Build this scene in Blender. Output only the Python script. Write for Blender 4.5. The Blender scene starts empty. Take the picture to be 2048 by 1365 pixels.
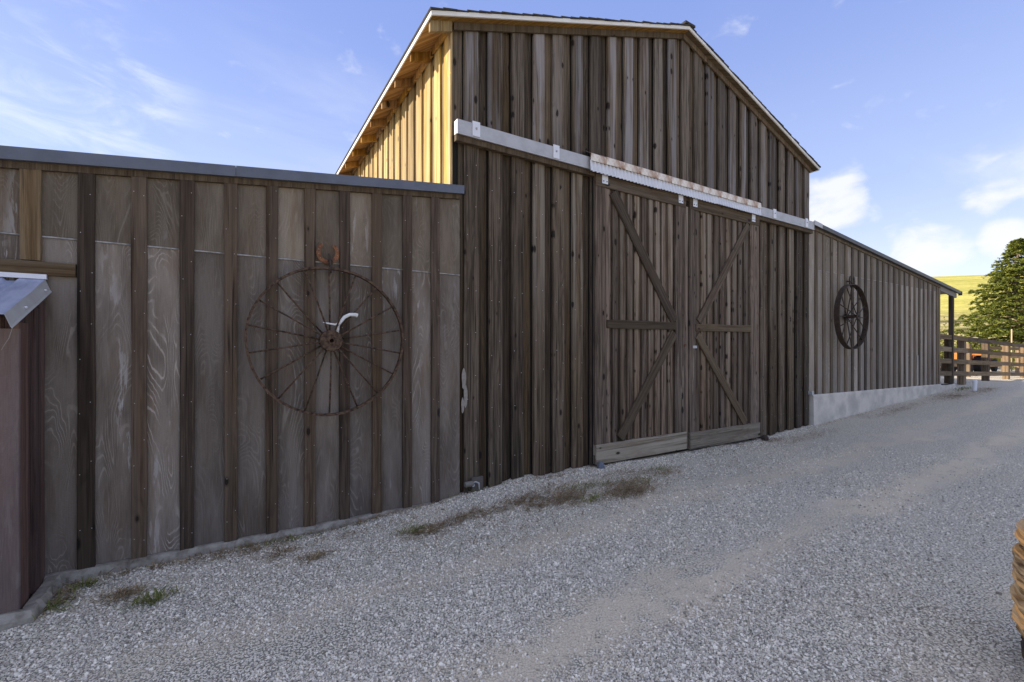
import bpy, math, random
import numpy as np
from mathutils import Vector, Matrix
random.seed(7); rng = np.random.default_rng(7)
S = bpy.context.scene
C = S.collection
R = math.radians
U = random.uniform

# ------------------------------------------------------------ camera, sky, sun, exposure
cam = bpy.data.objects.new('camera', bpy.data.cameras.new('camera')); C.objects.link(cam)
cam.location = (0, -4.5, 1.6); cam.rotation_euler = (R(90), 0, -math.atan2(.522, .853))
cam.data.sensor_width = 36; cam.data.lens = 903/2048*36; cam.data.shift_y = 14.5/2048
cam.data.clip_start = .05; cam.data.clip_end = 3000
S.camera = cam
SUN_AZ = R(-50)      # from +Y (behind the barn) towards -X
SUN_EL = R(25)
sd = Vector((math.sin(SUN_AZ)*math.cos(SUN_EL), math.cos(SUN_AZ)*math.cos(SUN_EL), math.sin(SUN_EL)))
sun = bpy.data.objects.new('sun', bpy.data.lights.new('sun', 'SUN')); C.objects.link(sun)
sun.data.energy = 3.8; sun.data.angle = R(.5); sun.data.color = (1, .87, .68)
sun.rotation_euler = sd.to_track_quat('Z', 'Y').to_euler(); sun.location = (-30, 20, 20)
S.view_settings.view_transform = 'Standard'; S.view_settings.look = 'None'
S.view_settings.exposure = 1.25; S.view_settings.gamma = 1; S.view_settings.use_curve_mapping = False
S.render.engine = 'CYCLES'
SKY_STRENGTH = .15

# ------------------------------------------------------------ node helper
class NT:
    def __init__(s, tree): s.t = tree; s.n = tree.nodes; s.l = tree.links
    def new(s, typ, **kw):
        n = s.n.new(typ)
        for k, v in kw.items(): setattr(n, k, v)
        return n
    def put(s, sock, v):
        if isinstance(v, bpy.types.NodeSocket): s.l.new(v, sock)
        elif v is not None:
            if isinstance(v, tuple) and len(v) == 3 and sock.type == 'RGBA': v = (*v, 1)
            sock.default_value = v
    def m(s, op, a, b=None, c=None, clamp=False):
        n = s.new('ShaderNodeMath', operation=op, use_clamp=clamp); s.put(n.inputs[0], a)
        if b is not None: s.put(n.inputs[1], b)
        if c is not None: s.put(n.inputs[2], c)
        return n.outputs[0]
    def vm(s, op, a, b=None, out=0):
        n = s.new('ShaderNodeVectorMath', operation=op); s.put(n.inputs[0], a)
        if b is not None: s.put(n.inputs[1], b)
        return n.outputs[out]
    def noise(s, vec, scale=1., detail=4., rough=.55, dist=0., out='Fac'):
        n = s.new('ShaderNodeTexNoise'); s.put(n.inputs['Vector'], vec)
        n.inputs['Scale'].default_value = scale; n.inputs['Detail'].default_value = detail
        n.inputs['Roughness'].default_value = rough; n.inputs['Distortion'].default_value = dist
        return n.outputs[out]
    def mix(s, f, a, b, blend='MIX'):
        n = s.new('ShaderNodeMix', data_type='RGBA', blend_type=blend)
        s.put(n.inputs[0], f); s.put(n.inputs[6], a); s.put(n.inputs[7], b); return n.outputs[2]
    def ss(s, v, lo, hi, a=0., b=1.):
        n = s.new('ShaderNodeMapRange', interpolation_type='SMOOTHSTEP'); s.put(n.inputs[0], v)
        n.inputs[1].default_value = lo; n.inputs[2].default_value = hi
        n.inputs[3].default_value = a; n.inputs[4].default_value = b; return n.outputs[0]
    def sep(s, v):
        n = s.new('ShaderNodeSeparateXYZ'); s.put(n.inputs[0], v); return n.outputs
    def comb(s, x, y, z):
        n = s.new('ShaderNodeCombineXYZ'); s.put(n.inputs[0], x); s.put(n.inputs[1], y); s.put(n.inputs[2], z); return n.outputs[0]

def newmat(name, rough=.85, spec=.25, metal=0.):
    m = bpy.data.materials.new(name); m.use_nodes = True
    n = NT(m.node_tree); b = n.n['Principled BSDF']
    b.inputs['Roughness'].default_value = rough; b.inputs['Metallic'].default_value = metal
    b.inputs['Specular IOR Level'].default_value = spec
    return m, n, b
def bump(n, b, h, strength=.5, dist=.01):
    k = n.new('ShaderNodeBump'); n.put(k.inputs['Height'], h)
    k.inputs['Strength'].default_value = strength; k.inputs['Distance'].default_value = dist
    n.l.new(k.outputs[0], b.inputs['Normal'])

# ------------------------------------------------------------ world: Nishita sky with thin cirrus and low cumulus, plus an added overhead fill veil
w = bpy.data.worlds.new('World'); S.world = w; w.use_nodes = True
n = NT(w.node_tree); bg = n.n['Background']
sky = n.new('ShaderNodeTexSky', sky_type='NISHITA', sun_disc=False)
sky.sun_elevation = SUN_EL; sky.sun_rotation = SUN_AZ % (2*math.pi)
sky.altitude = 100; sky.air_density = 1.0; sky.dust_density = .4; sky.ozone_density = 2.5
gen = n.new('ShaderNodeTexCoord').outputs['Generated']
d = n.vm('NORMALIZE', gen); sx, sy, sz = n.sep(d)
zc = n.m('MAXIMUM', sz, .03)
plane = n.comb(n.m('DIVIDE', sx, n.m('ADD', zc, .12)), n.m('DIVIDE', sy, n.m('ADD', zc, .12)), 0.)
rot = n.new('ShaderNodeMapping'); n.put(rot.inputs[0], plane); rot.inputs['Rotation'].default_value = (0, 0, R(-25)); rot.inputs['Scale'].default_value = (.55, 1.6, 1)
ci = n.noise(rot.outputs[0], 1.1, 7, .58, .6)
big = n.noise(plane, .55, 2, .5)
cirrus_and_fill = n.m('MULTIPLY', n.ss(ci, .46, .80), n.ss(big, .42, .66))
cirrus_and_fill = n.m('MAXIMUM', cirrus_and_fill, n.m('MULTIPLY', n.ss(sz, .6, .9), n.ss(ci, .22, .55)))   # veil added overhead, out of view, to brighten the shade
def lobe(dirv, width):       # soft region of the sky round one direction
    dv = Vector(dirv).normalized()
    return n.ss(n.vm('DOT_PRODUCT', d, tuple(dv), out=1), math.cos(width), math.cos(width*.25))
def pixdir(px, py):
    u = (px-1024)/903; v = (697-py)/903; c, s_ = .853, .522
    return (c*u+s_, -s_*u+c, v)
fil = n.noise(n.vm('MULTIPLY', d, (5, 5, 16)), 1.3, 8, .6, .8)
wisp = n.m('MULTIPLY', n.m('MAXIMUM', lobe(pixdir(190, 190), R(9)), n.m('MULTIPLY', lobe(pixdir(60, 165), R(9)), .8)), n.ss(fil, .38, .72))
hz = n.ss(sz, .02, .55, 1, 0)
cu_n = n.noise(n.vm('MULTIPLY', d, (1, 1, 1.7)), 15, 7, .55, .3)
cu_m = n.m('MAXIMUM', lobe(pixdir(1665, 405), R(3.9)), n.m('MAXIMUM', lobe(pixdir(1860, 508), R(3.8)), lobe(pixdir(2010, 478), R(2.3))))
cu_b = n.m('MULTIPLY', n.ss(n.noise(d, 7, 3, .5), .50, .64), n.m('MULTIPLY', n.ss(sz, .10, .16), n.ss(sz, .36, .22)))
cum = n.ss(n.m('ADD', n.m('MULTIPLY', n.m('MAXIMUM', cu_m, n.m('MULTIPLY', cu_b, .55)), .42), n.m('MULTIPLY', cu_n, 1.0)), .60, .98)
cu_mask = n.m('MULTIPLY', cum, .8)
hs = n.new('ShaderNodeHueSaturation'); n.put(hs.inputs['Color'], sky.outputs[0])
hs.inputs['Hue'].default_value = .525; hs.inputs['Saturation'].default_value = 1.0; hs.inputs['Value'].default_value = 1.0
base = n.mix(1., hs.outputs[0], (1.0, 1.0, 1.0), 'MULTIPLY')
grad = n.mix(n.ss(sz, -.02, .30), (2.9, 3.0, 3.2), (1.45, 1.80, 2.75))
grad = n.mix(n.ss(sz, .22, .62), grad, (.80, 1.14, 2.35))
haze = n.mix(.85, base, grad)
col = n.mix(n.m('MULTIPLY', cirrus_and_fill, .55), haze, (3.5, 3.45, 3.5))
col = n.mix(n.m('MULTIPLY', wisp, .38), col, (3.4, 3.5, 4.0))
col = n.mix(cu_mask, col, (2.95, 2.95, 3.05))
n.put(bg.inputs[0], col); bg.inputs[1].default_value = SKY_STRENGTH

# ------------------------------------------------------------ materials
def wood(name, dark, light, pale, blue=0., knots=1., sat_var=.08, across=9., top_fade=None, rough=.88, stain=None, grain_amt=1.):
    """weathered plank: grain runs along the object's own Z"""
    m, n, b = newmat(name, rough)
    oi = n.new('ShaderNodeObjectInfo'); rnd = oi.outputs['Random']
    co = n.new('ShaderNodeTexCoord').outputs['Object']
    r2 = n.m('FRACT', n.m('MULTIPLY', rnd, 17.31)); r3 = n.m('FRACT', n.m('MULTIPLY', rnd, 91.7))
    off = n.comb(n.m('MULTIPLY', rnd, 41.), n.m('MULTIPLY', r2, 23.), n.m('MULTIPLY', r3, 57.))
    x, y, z = n.sep(co)
    p = n.vm('ADD', n.comb(n.m('ADD', x, y), 0., z), off)
    g1 = n.noise(n.vm('MULTIPLY', p, (across*4, 1, 1.1)), 1, 5, .6, .4)
    g2 = n.noise(n.vm('MULTIPLY', p, (110, 1, 2.4)), 1, 5, .65)
    broad = n.noise(n.vm('MULTIPLY', p, (7, 1, .8)), 1, 3, .5)
    warp = n.noise(n.vm('MULTIPLY', p, (5, 1, .75)), 1, 2, .4)
    rings = n.m('SINE', n.m('MULTIPLY', warp, 95.))
    rings = n.ss(rings, .1, 1.)
    t = n.m('ADD', n.m('MULTIPLY', n.ss(g1, .41, .59), .6), n.m('MULTIPLY', n.ss(g2, .38, .62), .4))
    c = n.mix(t, dark, light)
    c = n.mix(n.m('MULTIPLY', n.m('MULTIPLY', rings, n.ss(broad, .45, .6)), .35*grain_amt), c, tuple(v*.55 for v in dark))
    # silvered streaks that differ from board to board
    silver = n.m('MULTIPLY', n.ss(n.noise(n.vm('MULTIPLY', p, (15, 1, .4)), 1, 4, .6), .38, .60), n.ss(r2, .1, .7))
    if top_fade: silver = n.m('MULTIPLY', silver, n.ss(n.sep(n.new('ShaderNodeNewGeometry').outputs['Position'])[2], top_fade[0], top_fade[1], .12, 1.))
    c = n.mix(n.m('MULTIPLY', silver, blue), c, pale)
    # brown stain blotches
    bl = n.ss(n.noise(n.vm('MULTIPLY', p, (6, 1, 1.2)), 1, 4, .6), .52, .72)
    c = n.mix(n.m('MULTIPLY', bl, .35), c, stain or (dark[0]*1.25, dark[1]*.95, dark[2]*.75))
    # black checks
    ck = n.ss(n.noise(n.vm('MULTIPLY', p, (60, 1, .7)), 1, 3, .6), .60, .70)
    c = n.mix(n.m('MULTIPLY', ck, .85), c, tuple(v*.25 for v in dark))
    if knots:
        vo = n.new('ShaderNodeTexVoronoi', voronoi_dimensions='2D'); vo.inputs['Scale'].default_value = 1
        px_, _, pz_ = n.sep(p)
        n.put(vo.inputs['Vector'], n.comb(n.m('MULTIPLY', px_, 10.), n.m('MULTIPLY', pz_, 4.6), 0.))
        cr, cg, cb = n.sep(vo.outputs['Color'])
        gate = n.m('GREATER_THAN', cr, 1-.17*knots); rad = n.m('MULTIPLY', gate, n.m('ADD', .05, n.m('MULTIPLY', n.m('MULTIPLY', cg, cg), .17)))
        kd = n.m('ADD', vo.outputs['Distance'], n.m('MULTIPLY', n.m('SUBTRACT', g2, .5), .05))
        kn = n.m('LESS_THAN', kd, rad)
        halo = n.m('MULTIPLY', n.ss(n.m('SUBTRACT', kd, rad), .12, 0.), n.m('GREATER_THAN', rad, .02))
        c = n.mix(n.m('MULTIPLY', halo, .55), c, tuple(v*.5 for v in dark))
        c = n.mix(n.m('MULTIPLY', kn, .88), c, (.012, .009, .007))
    v = n.m('ADD', n.m('MULTIPLY', r3, .75), .66)
    hsv = n.new('ShaderNodeHueSaturation'); n.put(hsv.inputs['Color'], c); n.put(hsv.inputs['Value'], v)
    n.put(hsv.inputs['Saturation'], n.m('ADD', n.m('MULTIPLY', r2, .35), .95))
    n.put(b.inputs['Base Color'], hsv.outputs[0])
    bump(n, b, n.m('ADD', n.m('MULTIPLY', g2, .7), n.m('MULTIPLY', n.m('SUBTRACT', 1., ck), .6)), .55, .006)
    return m

def plywood(name, base, base2, line, white=.5, swirl=.8):
    """weathered plywood siding with raised cathedral grain and pale flaking patches"""
    m, n, b = newmat(name, .86)
    oi = n.new('ShaderNodeObjectInfo'); rnd = oi.outputs['Random']
    r2 = n.m('FRACT', n.m('MULTIPLY', rnd, 17.31)); r3 = n.m('FRACT', n.m('MULTIPLY', rnd, 91.7)); r4 = n.m('FRACT', n.m('MULTIPLY', rnd, 333.7))
    co = n.new('ShaderNodeTexCoord').outputs['Object']
    p = n.vm('ADD', co, n.comb(n.m('MULTIPLY', rnd, 41.), n.m('MULTIPLY', r2, 23.), n.m('MULTIPLY', r3, 57.)))
    p = n.vm('MULTIPLY', p, (1, .0, 1))
    q = n.vm('ADD', n.vm('MULTIPLY', p, (1, 1, .38)), n.vm('MULTIPLY', n.vm('SUBTRACT', n.noise(n.vm('MULTIPLY', p, (30, 1, 12)), 1, 3, .6, out='Color'), (.5, .5, .5)), (.012, 0, .02)))
    h = n.noise(n.vm('MULTIPLY', q, (4.6, 1, 3.0)), 1, 1.5, .4, .5)
    rings = n.m('SINE', n.m('MULTIPLY', h, 185.))
    ring_l = n.ss(rings, .55, 1.)
    where = n.ss(n.noise(n.vm('MULTIPLY', p, (7, 1, 1.8)), 1, 4, .6), .42, .62)
    fibre = n.noise(n.vm('MULTIPLY', p, (60, 1, 240)), 1, 3, .6)
    fib2 = n.noise(n.vm('MULTIPLY', p, (150, 1, 6)), 1, 4, .6)
    c = n.mix(n.ss(n.noise(n.vm('MULTIPLY', p, (4, 1, .8)), 1, 4, .6), .38, .62), base, base2)
    blot = n.ss(n.noise(n.vm('MULTIPLY', p, (9, 1, 1.4)), 1, 5, .65), .45, .7)
    c = n.mix(n.m('MULTIPLY', blot, .5), c, (base[0]*1.15, base[1]*.93, base[2]*.72))
    grey = n.ss(n.noise(n.vm('MULTIPLY', p, (7, 1, .6)), 1, 3, .5), .5, .68)
    c = n.mix(n.m('MULTIPLY', grey, .45), c, (base2[0]*1.05, base2[1]*1.12, base2[2]*1.2))
    c = n.mix(n.m('MULTIPLY', n.ss(fibre, .35, .7), .22), c, tuple(v*.55 for v in base))
    c = n.mix(n.m('MULTIPLY', n.ss(fib2, .4, .75), .28), c, tuple(min(1, v*1.5) for v in base2))
    amt = n.m('MULTIPLY', n.m('MULTIPLY', ring_l, where), n.m('ADD', n.m('MULTIPLY', n.m('POWER', r4, 1.4), .9), .2))
    c = n.mix(n.m('MULTIPLY', amt, swirl), c, line)
    ring_d = n.m('MULTIPLY', n.ss(rings, -.2, -1.), where)
    c = n.mix(n.m('MULTIPLY', ring_d, .25*swirl), c, tuple(v*.5 for v in base))
    # pale mineral / bare patches in tall flakes
    fl = n.noise(n.vm('MULTIPLY', p, (13, 1, 2.2)), 1, 6, .62, .3)
    fm = n.ss(n.noise(n.vm('MULTIPLY', p, (3.2, 1, .5)), 1, 2, .5), .5, .64)
    flake = n.m('MULTIPLY', n.m('MULTIPLY', n.ss(fl, .56, .62), fm), n.ss(r3, .3, .8))
    c = n.mix(n.m('MULTIPLY', flake, white), c, (.40, .385, .36))
    # dirt splash at the foot
    hsv = n.new('ShaderNodeHueSaturation'); n.put(hsv.inputs['Color'], c)
    n.put(hsv.inputs['Value'], n.m('ADD', n.m('MULTIPLY', r2, .55), .70))
    n.put(b.inputs['Base Color'], hsv.outputs[0])
    bump(n, b, n.m('ADD', n.m('MULTIPLY', amt, .8), n.m('MULTIPLY', fibre, .4)), .5, .005)
    return m

def plain(name, col, rough=.7, metal=0., var=.25, scale=8., col2=None, bmp=.15, spec=.3, stretch=(1, 1, 1)):
    m, n, b = newmat(name, rough, spec, metal)
    co = n.vm('MULTIPLY', n.new('ShaderNodeTexCoord').outputs['Object'], stretch)
    f = n.noise(co, scale, 6, .6)
    c = n.mix(n.m('MULTIPLY', n.ss(f, .35, .7), var if col2 is None else 1.), col, col2 or tuple(v*.5 for v in col))
    n.put(b.inputs['Base Color'], c)
    fine = n.noise(co, scale*12, 3, .6)
    n.put(b.inputs['Roughness'], n.m('ADD', n.m('MULTIPLY', fine, .2), rough-.1))
    bump(n, b, fine, bmp, .003)
    return m

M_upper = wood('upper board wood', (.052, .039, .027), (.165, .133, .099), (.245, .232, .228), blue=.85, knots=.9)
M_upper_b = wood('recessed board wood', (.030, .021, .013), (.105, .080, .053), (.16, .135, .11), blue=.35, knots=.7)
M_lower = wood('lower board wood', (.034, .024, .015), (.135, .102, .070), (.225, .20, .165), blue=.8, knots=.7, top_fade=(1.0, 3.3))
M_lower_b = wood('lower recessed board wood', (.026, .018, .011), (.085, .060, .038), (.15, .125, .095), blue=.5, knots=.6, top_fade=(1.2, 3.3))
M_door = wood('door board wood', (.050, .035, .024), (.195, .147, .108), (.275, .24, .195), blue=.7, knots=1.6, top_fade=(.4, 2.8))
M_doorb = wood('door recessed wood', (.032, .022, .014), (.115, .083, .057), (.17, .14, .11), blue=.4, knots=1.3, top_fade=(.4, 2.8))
M_brace = wood('brace wood', (.045, .032, .021), (.105, .080, .056), (.14, .12, .09), blue=.3, knots=.5)
M_kick = wood('kick board wood', (.10, .080, .056), (.25, .212, .16), (.38, .34, .27), blue=.8, knots=.4)
M_batten = wood('batten wood', (.036, .025, .017), (.098, .071, .051), (.14, .115, .09), blue=.3, knots=.35, stain=(.072, .045, .027))
M_trim = wood('trim wood', (.070, .048, .029), (.150, .112, .072), (.21, .175, .13), blue=.4, knots=.3)
M_rbat = wood('right batten wood', (.060, .047, .034), (.150, .121, .09), (.22, .19, .15), blue=.3, knots=.2)
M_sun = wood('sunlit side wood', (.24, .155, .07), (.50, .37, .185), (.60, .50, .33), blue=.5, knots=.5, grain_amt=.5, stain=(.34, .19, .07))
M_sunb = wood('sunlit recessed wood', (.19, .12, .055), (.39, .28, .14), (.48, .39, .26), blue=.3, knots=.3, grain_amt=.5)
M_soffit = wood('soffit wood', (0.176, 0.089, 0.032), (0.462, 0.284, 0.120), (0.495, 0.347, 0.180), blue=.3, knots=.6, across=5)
M_fence = wood('fence wood', (.105, .072, .042), (.225, .165, .102), (.28, .22, .15), blue=.4, knots=.3)
M_post = wood('post wood', (.10, .068, .044), (.24, .18, .125), (.3, .24, .18), blue=.3, knots=.2)
M_maroon = plywood('maroon shed board', (.165, .12, .108), (.23, .175, .155), (.33, .27, .235), white=.3, swirl=.12)
M_maroonb = wood('maroon shed trim', (.052, .031, .026), (.12, .078, .064), (.155, .105, .085), blue=.3, knots=.1)
M_ply = plywood('lower plywood', (.125, .100, .078), (.222, .187, .152), (.42, .375, .315), white=.8, swirl=.62)
M_plyu = plywood('upper plywood', (.130, .102, .073), (.220, .180, .132), (.37, .325, .265), white=.7, swirl=.5)
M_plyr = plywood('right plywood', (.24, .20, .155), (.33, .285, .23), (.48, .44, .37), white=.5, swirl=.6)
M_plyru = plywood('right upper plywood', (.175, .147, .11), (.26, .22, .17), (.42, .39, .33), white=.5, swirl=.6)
M_flash = plain('dark roof flashing', (.135, .145, .165), .42, .35, .35, 5)
M_bronze = plain('bronze roof edge', (.085, .085, .08), .5, .2, .4, 5)
M_galv = plain('galvanised steel', (.46, .46, .46), .5, .12, .35, 7)
M_white = plain('white painted metal', (.72, .73, .75), .45, .1, .12, 9)
M_whitetrim = plain('white roof edge', (.78, .76, .70), .6, 0, .12, 6)
M_seam = plain('seam flashing', (.42, .41, .39), .6, .1, 1., 9, col2=(.10, .09, .08))
M_rustw = plain('rust streaked white sheet', (.78, .72, .62), .6, .05, 1., 6, col2=(.30, .14, .06))
M_rust = plain('rusty iron', (.13, .080, .048), .85, .1, 1., 34, col2=(.024, .017, .012), bmp=.5)
M_rusto = plain('orange rusted iron', (.27, .115, .05), .85, .05, 1., 30, col2=(.10, .05, .028), bmp=.5)
M_iron = plain('dark iron', (.045, .034, .027), .75, .1, 1., 18, col2=(.080, .052, .034), bmp=.5)
M_bone = plain('bleached antler', (.74, .73, .70), .6, 0, .15, 25)
M_conc = plain('concrete', (.64, .59, .50), .92, 0, 1., 3.2, col2=(.45, .42, .365), bmp=.6, spec=.15)
M_conc2 = plain('old footing concrete', (.36, .325, .27), .95, 0, 1., 11, col2=(.19, .168, .135), bmp=.9, spec=.1)
M_shing = plain('asphalt shingle', (.065, .060, .056), .95, 0, .6, 25, bmp=.6, spec=.1)
M_dark = plain('dark interior', (.02, .018, .016), .95)
M_pvc = plain('white plastic pipe', (.80, .80, .81), .35, 0, .05, 8, spec=.4)
M_orange = plain('orange tractor paint', (.62, .20, .035), .45, 0, .25, 12, spec=.4)
M_tyre = plain('tyre rubber', (.022, .022, .023), .85, 0, .4, 20)
M_lumber = plain('pale lumber', (.42, .32, .20), .85, 0, .35, 12, stretch=(1, 1, 6))
M_redbrown = plain('red brown machine paint', (.20, .07, .04), .7, 0, .4, 9)
M_scuff = plain('worn wood scuff', (.27, .215, .16), .9, 0, .5, 40, stretch=(3, 1, .5))
M_paint = plain('bare pale patch', (.30, .27, .23), .9, 0, .5, 30)
M_bluegrey = plain('blue grey casting', (.17, .19, .23), .7, .2, .5, 30)
M_nail = plain('nail heads', (.55, .55, .54), .4, .3, .1, 30)
M_awn = plain('weathered awning sheet', (.50, .54, .66), .36, .35, 1., 6, col2=(.30, .34, .48), stretch=(2, .5, 1))
M_awnl = plain('awning edge sheet', (.58, .58, .57), .4, .35, .25, 8)
M_stake = plain('tan stake', (.5, .38, .2), .8)
M_web = plain('old string', (.3, .27, .22), .9)

# sunlit blonde stump with stacked growth layers
m, n, b = newmat('stump wood', .85); M_stump = m
co = n.new('ShaderNodeTexCoord').outputs['Object']; x_, y_, z_ = n.sep(co)
rr_ = n.new('ShaderNodeObjectInfo').outputs['Random']
st = n.m('ADD', n.m('MULTIPLY', n.noise(n.vm('MULTIPLY', co, (2, 2, 60)), 1, 5, .65, .1), .6), n.m('MULTIPLY', rr_, .4))
f2 = n.noise(n.vm('MULTIPLY', co, (14, 14, 120)), 1, 4, .6)
c = n.mix(n.ss(st, .40, .60), (.020, .012, .007), (.145, .085, .038))
c = n.mix(n.m('MULTIPLY', n.ss(f2, .4, .7), .5), c, (.15, .11, .065))
c = n.mix(n.m('MULTIPLY', n.ss(n.noise(n.vm('MULTIPLY', co, (3, 3, 14)), 1, 3, .5), .48, .62), .7), c, (.13, .11, .09))
n.put(b.inputs['Base Color'], c); bump(n, b, n.m('ADD', st, n.m('MULTIPLY', f2, .4)), .8, .02)

# gravel ground
m, n, b = newmat('gravel ground', .95, .15); M_ground = m
pos = n.new('ShaderNodeNewGeometry').outputs['Position']
jit = n.vm('ADD', pos, n.vm('MULTIPLY', n.noise(pos, 60, 2, .5, out='Color'), (.012, .012, 0)))
def vor(scale, feat='F1'):
    v = n.new('ShaderNodeTexVoronoi', feature=feat, voronoi_dimensions='2D'); n.put(v.inputs['Vector'], jit); v.inputs['Scale'].default_value = scale; return v
v1 = vor(72.); v2 = vor(150.)
cr = n.sep(v1.outputs['Color'])[0]; cr2 = n.sep(v2.outputs['Color'])[0]
stone = n.mix(cr, (.55, .49, .37), (.92, .84, .67))
stone = n.mix(.35, stone, n.mix(cr2, (.50, .45, .35), (.92, .84, .67)))
gap = n.ss(v1.outputs['Distance'], .38, .72)
stone = n.mix(n.m('MULTIPLY', gap, .7), stone, (.17, .155, .13))
px, py, pz = n.sep(pos)
big = n.noise(pos, .9, 5, .6); med = n.noise(pos, 5, 5, .65)
stretch = n.noise(n.vm('MULTIPLY', pos, (.35, 1.6, 1)), 1, 4, .6)
def band(c0, wd): return n.ss(n.m('ABSOLUTE', n.m('SUBTRACT', n.m('ADD', py, n.m('MULTIPLY', n.m('SUBTRACT', big, .5), .9)), c0)), wd, .05)
tr = n.m('MAXIMUM', band(-2.5, .38), n.m('MAXIMUM', n.m('MULTIPLY', band(-1.45, .3), .7), n.m('MULTIPLY', band(-3.9, .5), .6)))
dust = n.m('MULTIPLY', n.m('MAXIMUM', n.m('MULTIPLY', tr, n.ss(stretch, .30, .52)), n.ss(big, .56, .72)), n.ss(med, .30, .52))
n_dust = n.mix(n.ss(n.noise(pos, 220, 3, .6), .35, .65), (.56, .47, .34), (.80, .69, .50))
c = n.mix(n.m('MULTIPLY', dust, .9), stone, n_dust)
c = n.mix(n.m('MULTIPLY', n.ss(n.noise(pos, 1.7, 4, .6), .50, .75), .35), c, (.70, .64, .54))
warm = n.ss(n.noise(n.vm('MULTIPLY', pos, (.5, 1.2, 1)), .8, 3, .6), .5, .7)
c = n.mix(n.m('MULTIPLY', warm, .25), c, (.78, .66, .48))
n.put(b.inputs['Base Color'], c)
hgt = n.m('MULTIPLY', n.m('SUBTRACT', n.m('SUBTRACT', 1., gap), n.m('MULTIPLY', cr, .4)), n.m('SUBTRACT', 1., n.m('MULTIPLY', dust, .7)))
bump(n, b, hgt, .9, .012)

m, n, b = newmat('gravel stone', .9, .2); M_stone = m
at = n.new('ShaderNodeAttribute', attribute_name='shade', attribute_type='INSTANCER')
f = at.outputs['Fac']
c = n.mix(f, (.26, .235, .19), (1.0, .92, .76))
tan = n.m('GREATER_THAN', n.m('FRACT', n.m('MULTIPLY', f, 37.)), .88)
c = n.mix(n.m('MULTIPLY', tan, .6), c, (.46, .39, .31))
n.put(b.inputs['Base Color'], c)

# meadow
m, n, b = newmat('meadow grass', .95, .1); M_hill = m
pos = n.new('ShaderNodeNewGeometry').outputs['Position']; px, py, pz = n.sep(pos)
g = n.noise(n.vm('MULTIPLY', pos, (.16, .025, .9)), 1, 7, .66, .5); g2 = n.noise(n.vm('MULTIPLY', pos, (1, 1, 1)), 1.3, 6, .7)
c = n.mix(n.ss(g, .35, .65), (.40, .375, .085), (.62, .54, .15))
c = n.mix(n.m('MULTIPLY', n.ss(g2, .42, .62), .5), c, (.27, .29, .07))
lowm = n.ss(pz, 6.5, 4.0)
sc = n.noise(n.vm('MULTIPLY', pos, (.8, .3, 1.4)), 1.4, 6, .7)
c2 = n.mix(n.ss(sc, .38, .6), (.20, .20, .05), (.50, .42, .20))
c2 = n.mix(n.ss(n.noise(n.vm('MULTIPLY', pos, (.25, .15, 3)), 1, 3, .6), .58, .66), c2, (.06, .05, .035))
c = n.mix(lowm, c, c2)
n.put(b.inputs['Base Color'], c); bump(n, b, g2, .7, .3)

def leafmat(name, c1, c2, c3):
    m, n, b = newmat(name, .7, .2)
    pos = n.new('ShaderNodeNewGeometry').outputs['Position']
    at = n.new('ShaderNodeAttribute', attribute_name='tone')
    c = n.mix(at.outputs['Fac'], c1, c2); c = n.mix(n.m('MULTIPLY', n.ss(n.noise(pos, 1.6, 4, .6), .4, .65), .6), c, c3)
    n.put(b.inputs['Base Color'], c)
    tr_ = n.new('ShaderNodeBsdfTranslucent'); n.put(tr_.inputs[0], c)
    mx = n.new('ShaderNodeMixShader'); mx.inputs[0].default_value = .25
    n.l.new(b.outputs[0], mx.inputs[1]); n.l.new(tr_.outputs[0], mx.inputs[2])
    n.l.new(mx.outputs[0], n.n['Material Output'].inputs[0])
    return m
M_conif = leafmat('conifer needles', (.06, .085, .016), (.28, .30, .05), (.12, .15, .028))
M_bush = leafmat('bush leaves', (.10, .12, .02), (.26, .25, .06), (.17, .18, .04))
M_straw = leafmat('dry straw', (.13, .088, .045), (.55, .42, .25), (.26, .18, .10))
M_weed = leafmat('green weeds', (.12, .14, .035), (.28, .29, .10), (.20, .20, .07))

# ------------------------------------------------------------ building blocks
WL = {}
def reg(o, loc, parent):
    WL[o.name] = Vector(loc)
    if parent is not None:
        o.parent = parent; o.location = Vector(loc) - WL[parent.name]
    else: o.location = loc
    C.objects.link(o); return o
def thing(name, label, cat, loc, group=None):
    o = bpy.data.objects.new(name, None); o.empty_display_size = .2; reg(o, loc, None)
    o['label'] = label; o['category'] = cat
    if group: o['group'] = group
    return o
def tag(o, label, cat, group=None):
    o['label'] = label; o['category'] = cat
    if group: o['group'] = group
    return o
def mesh(name, vs, fs, mat, loc, parent=None, smooth=False, rot=None, me=None):
    if me is None:
        me = bpy.data.meshes.new(name); me.from_pydata([tuple(v) for v in vs], [], fs); me.update()
        if mat: me.materials.append(mat)
        if smooth: me.shade_smooth()
    o = bpy.data.objects.new(name, me)
    if rot is not None: o.rotation_euler = rot
    return reg(o, loc, parent)
BF = [(0, 3, 2, 1), (4, 5, 6, 7), (0, 1, 5, 4), (1, 2, 6, 5), (2, 3, 7, 6), (3, 0, 4, 7)]
def box(name, x0, x1, y0, y1, z0, z1, mat, parent=None):
    cx, cy, cz = (x0+x1)/2, (y0+y1)/2, z0
    hx, hy, h = (x1-x0)/2, (y1-y0)/2, z1-z0
    vs = [(-hx, -hy, 0), (hx, -hy, 0), (hx, hy, 0), (-hx, hy, 0), (-hx, -hy, h), (hx, -hy, h), (hx, hy, h), (-hx, hy, h)]
    return mesh(name, vs, BF, mat, (cx, cy, cz), parent)
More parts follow.
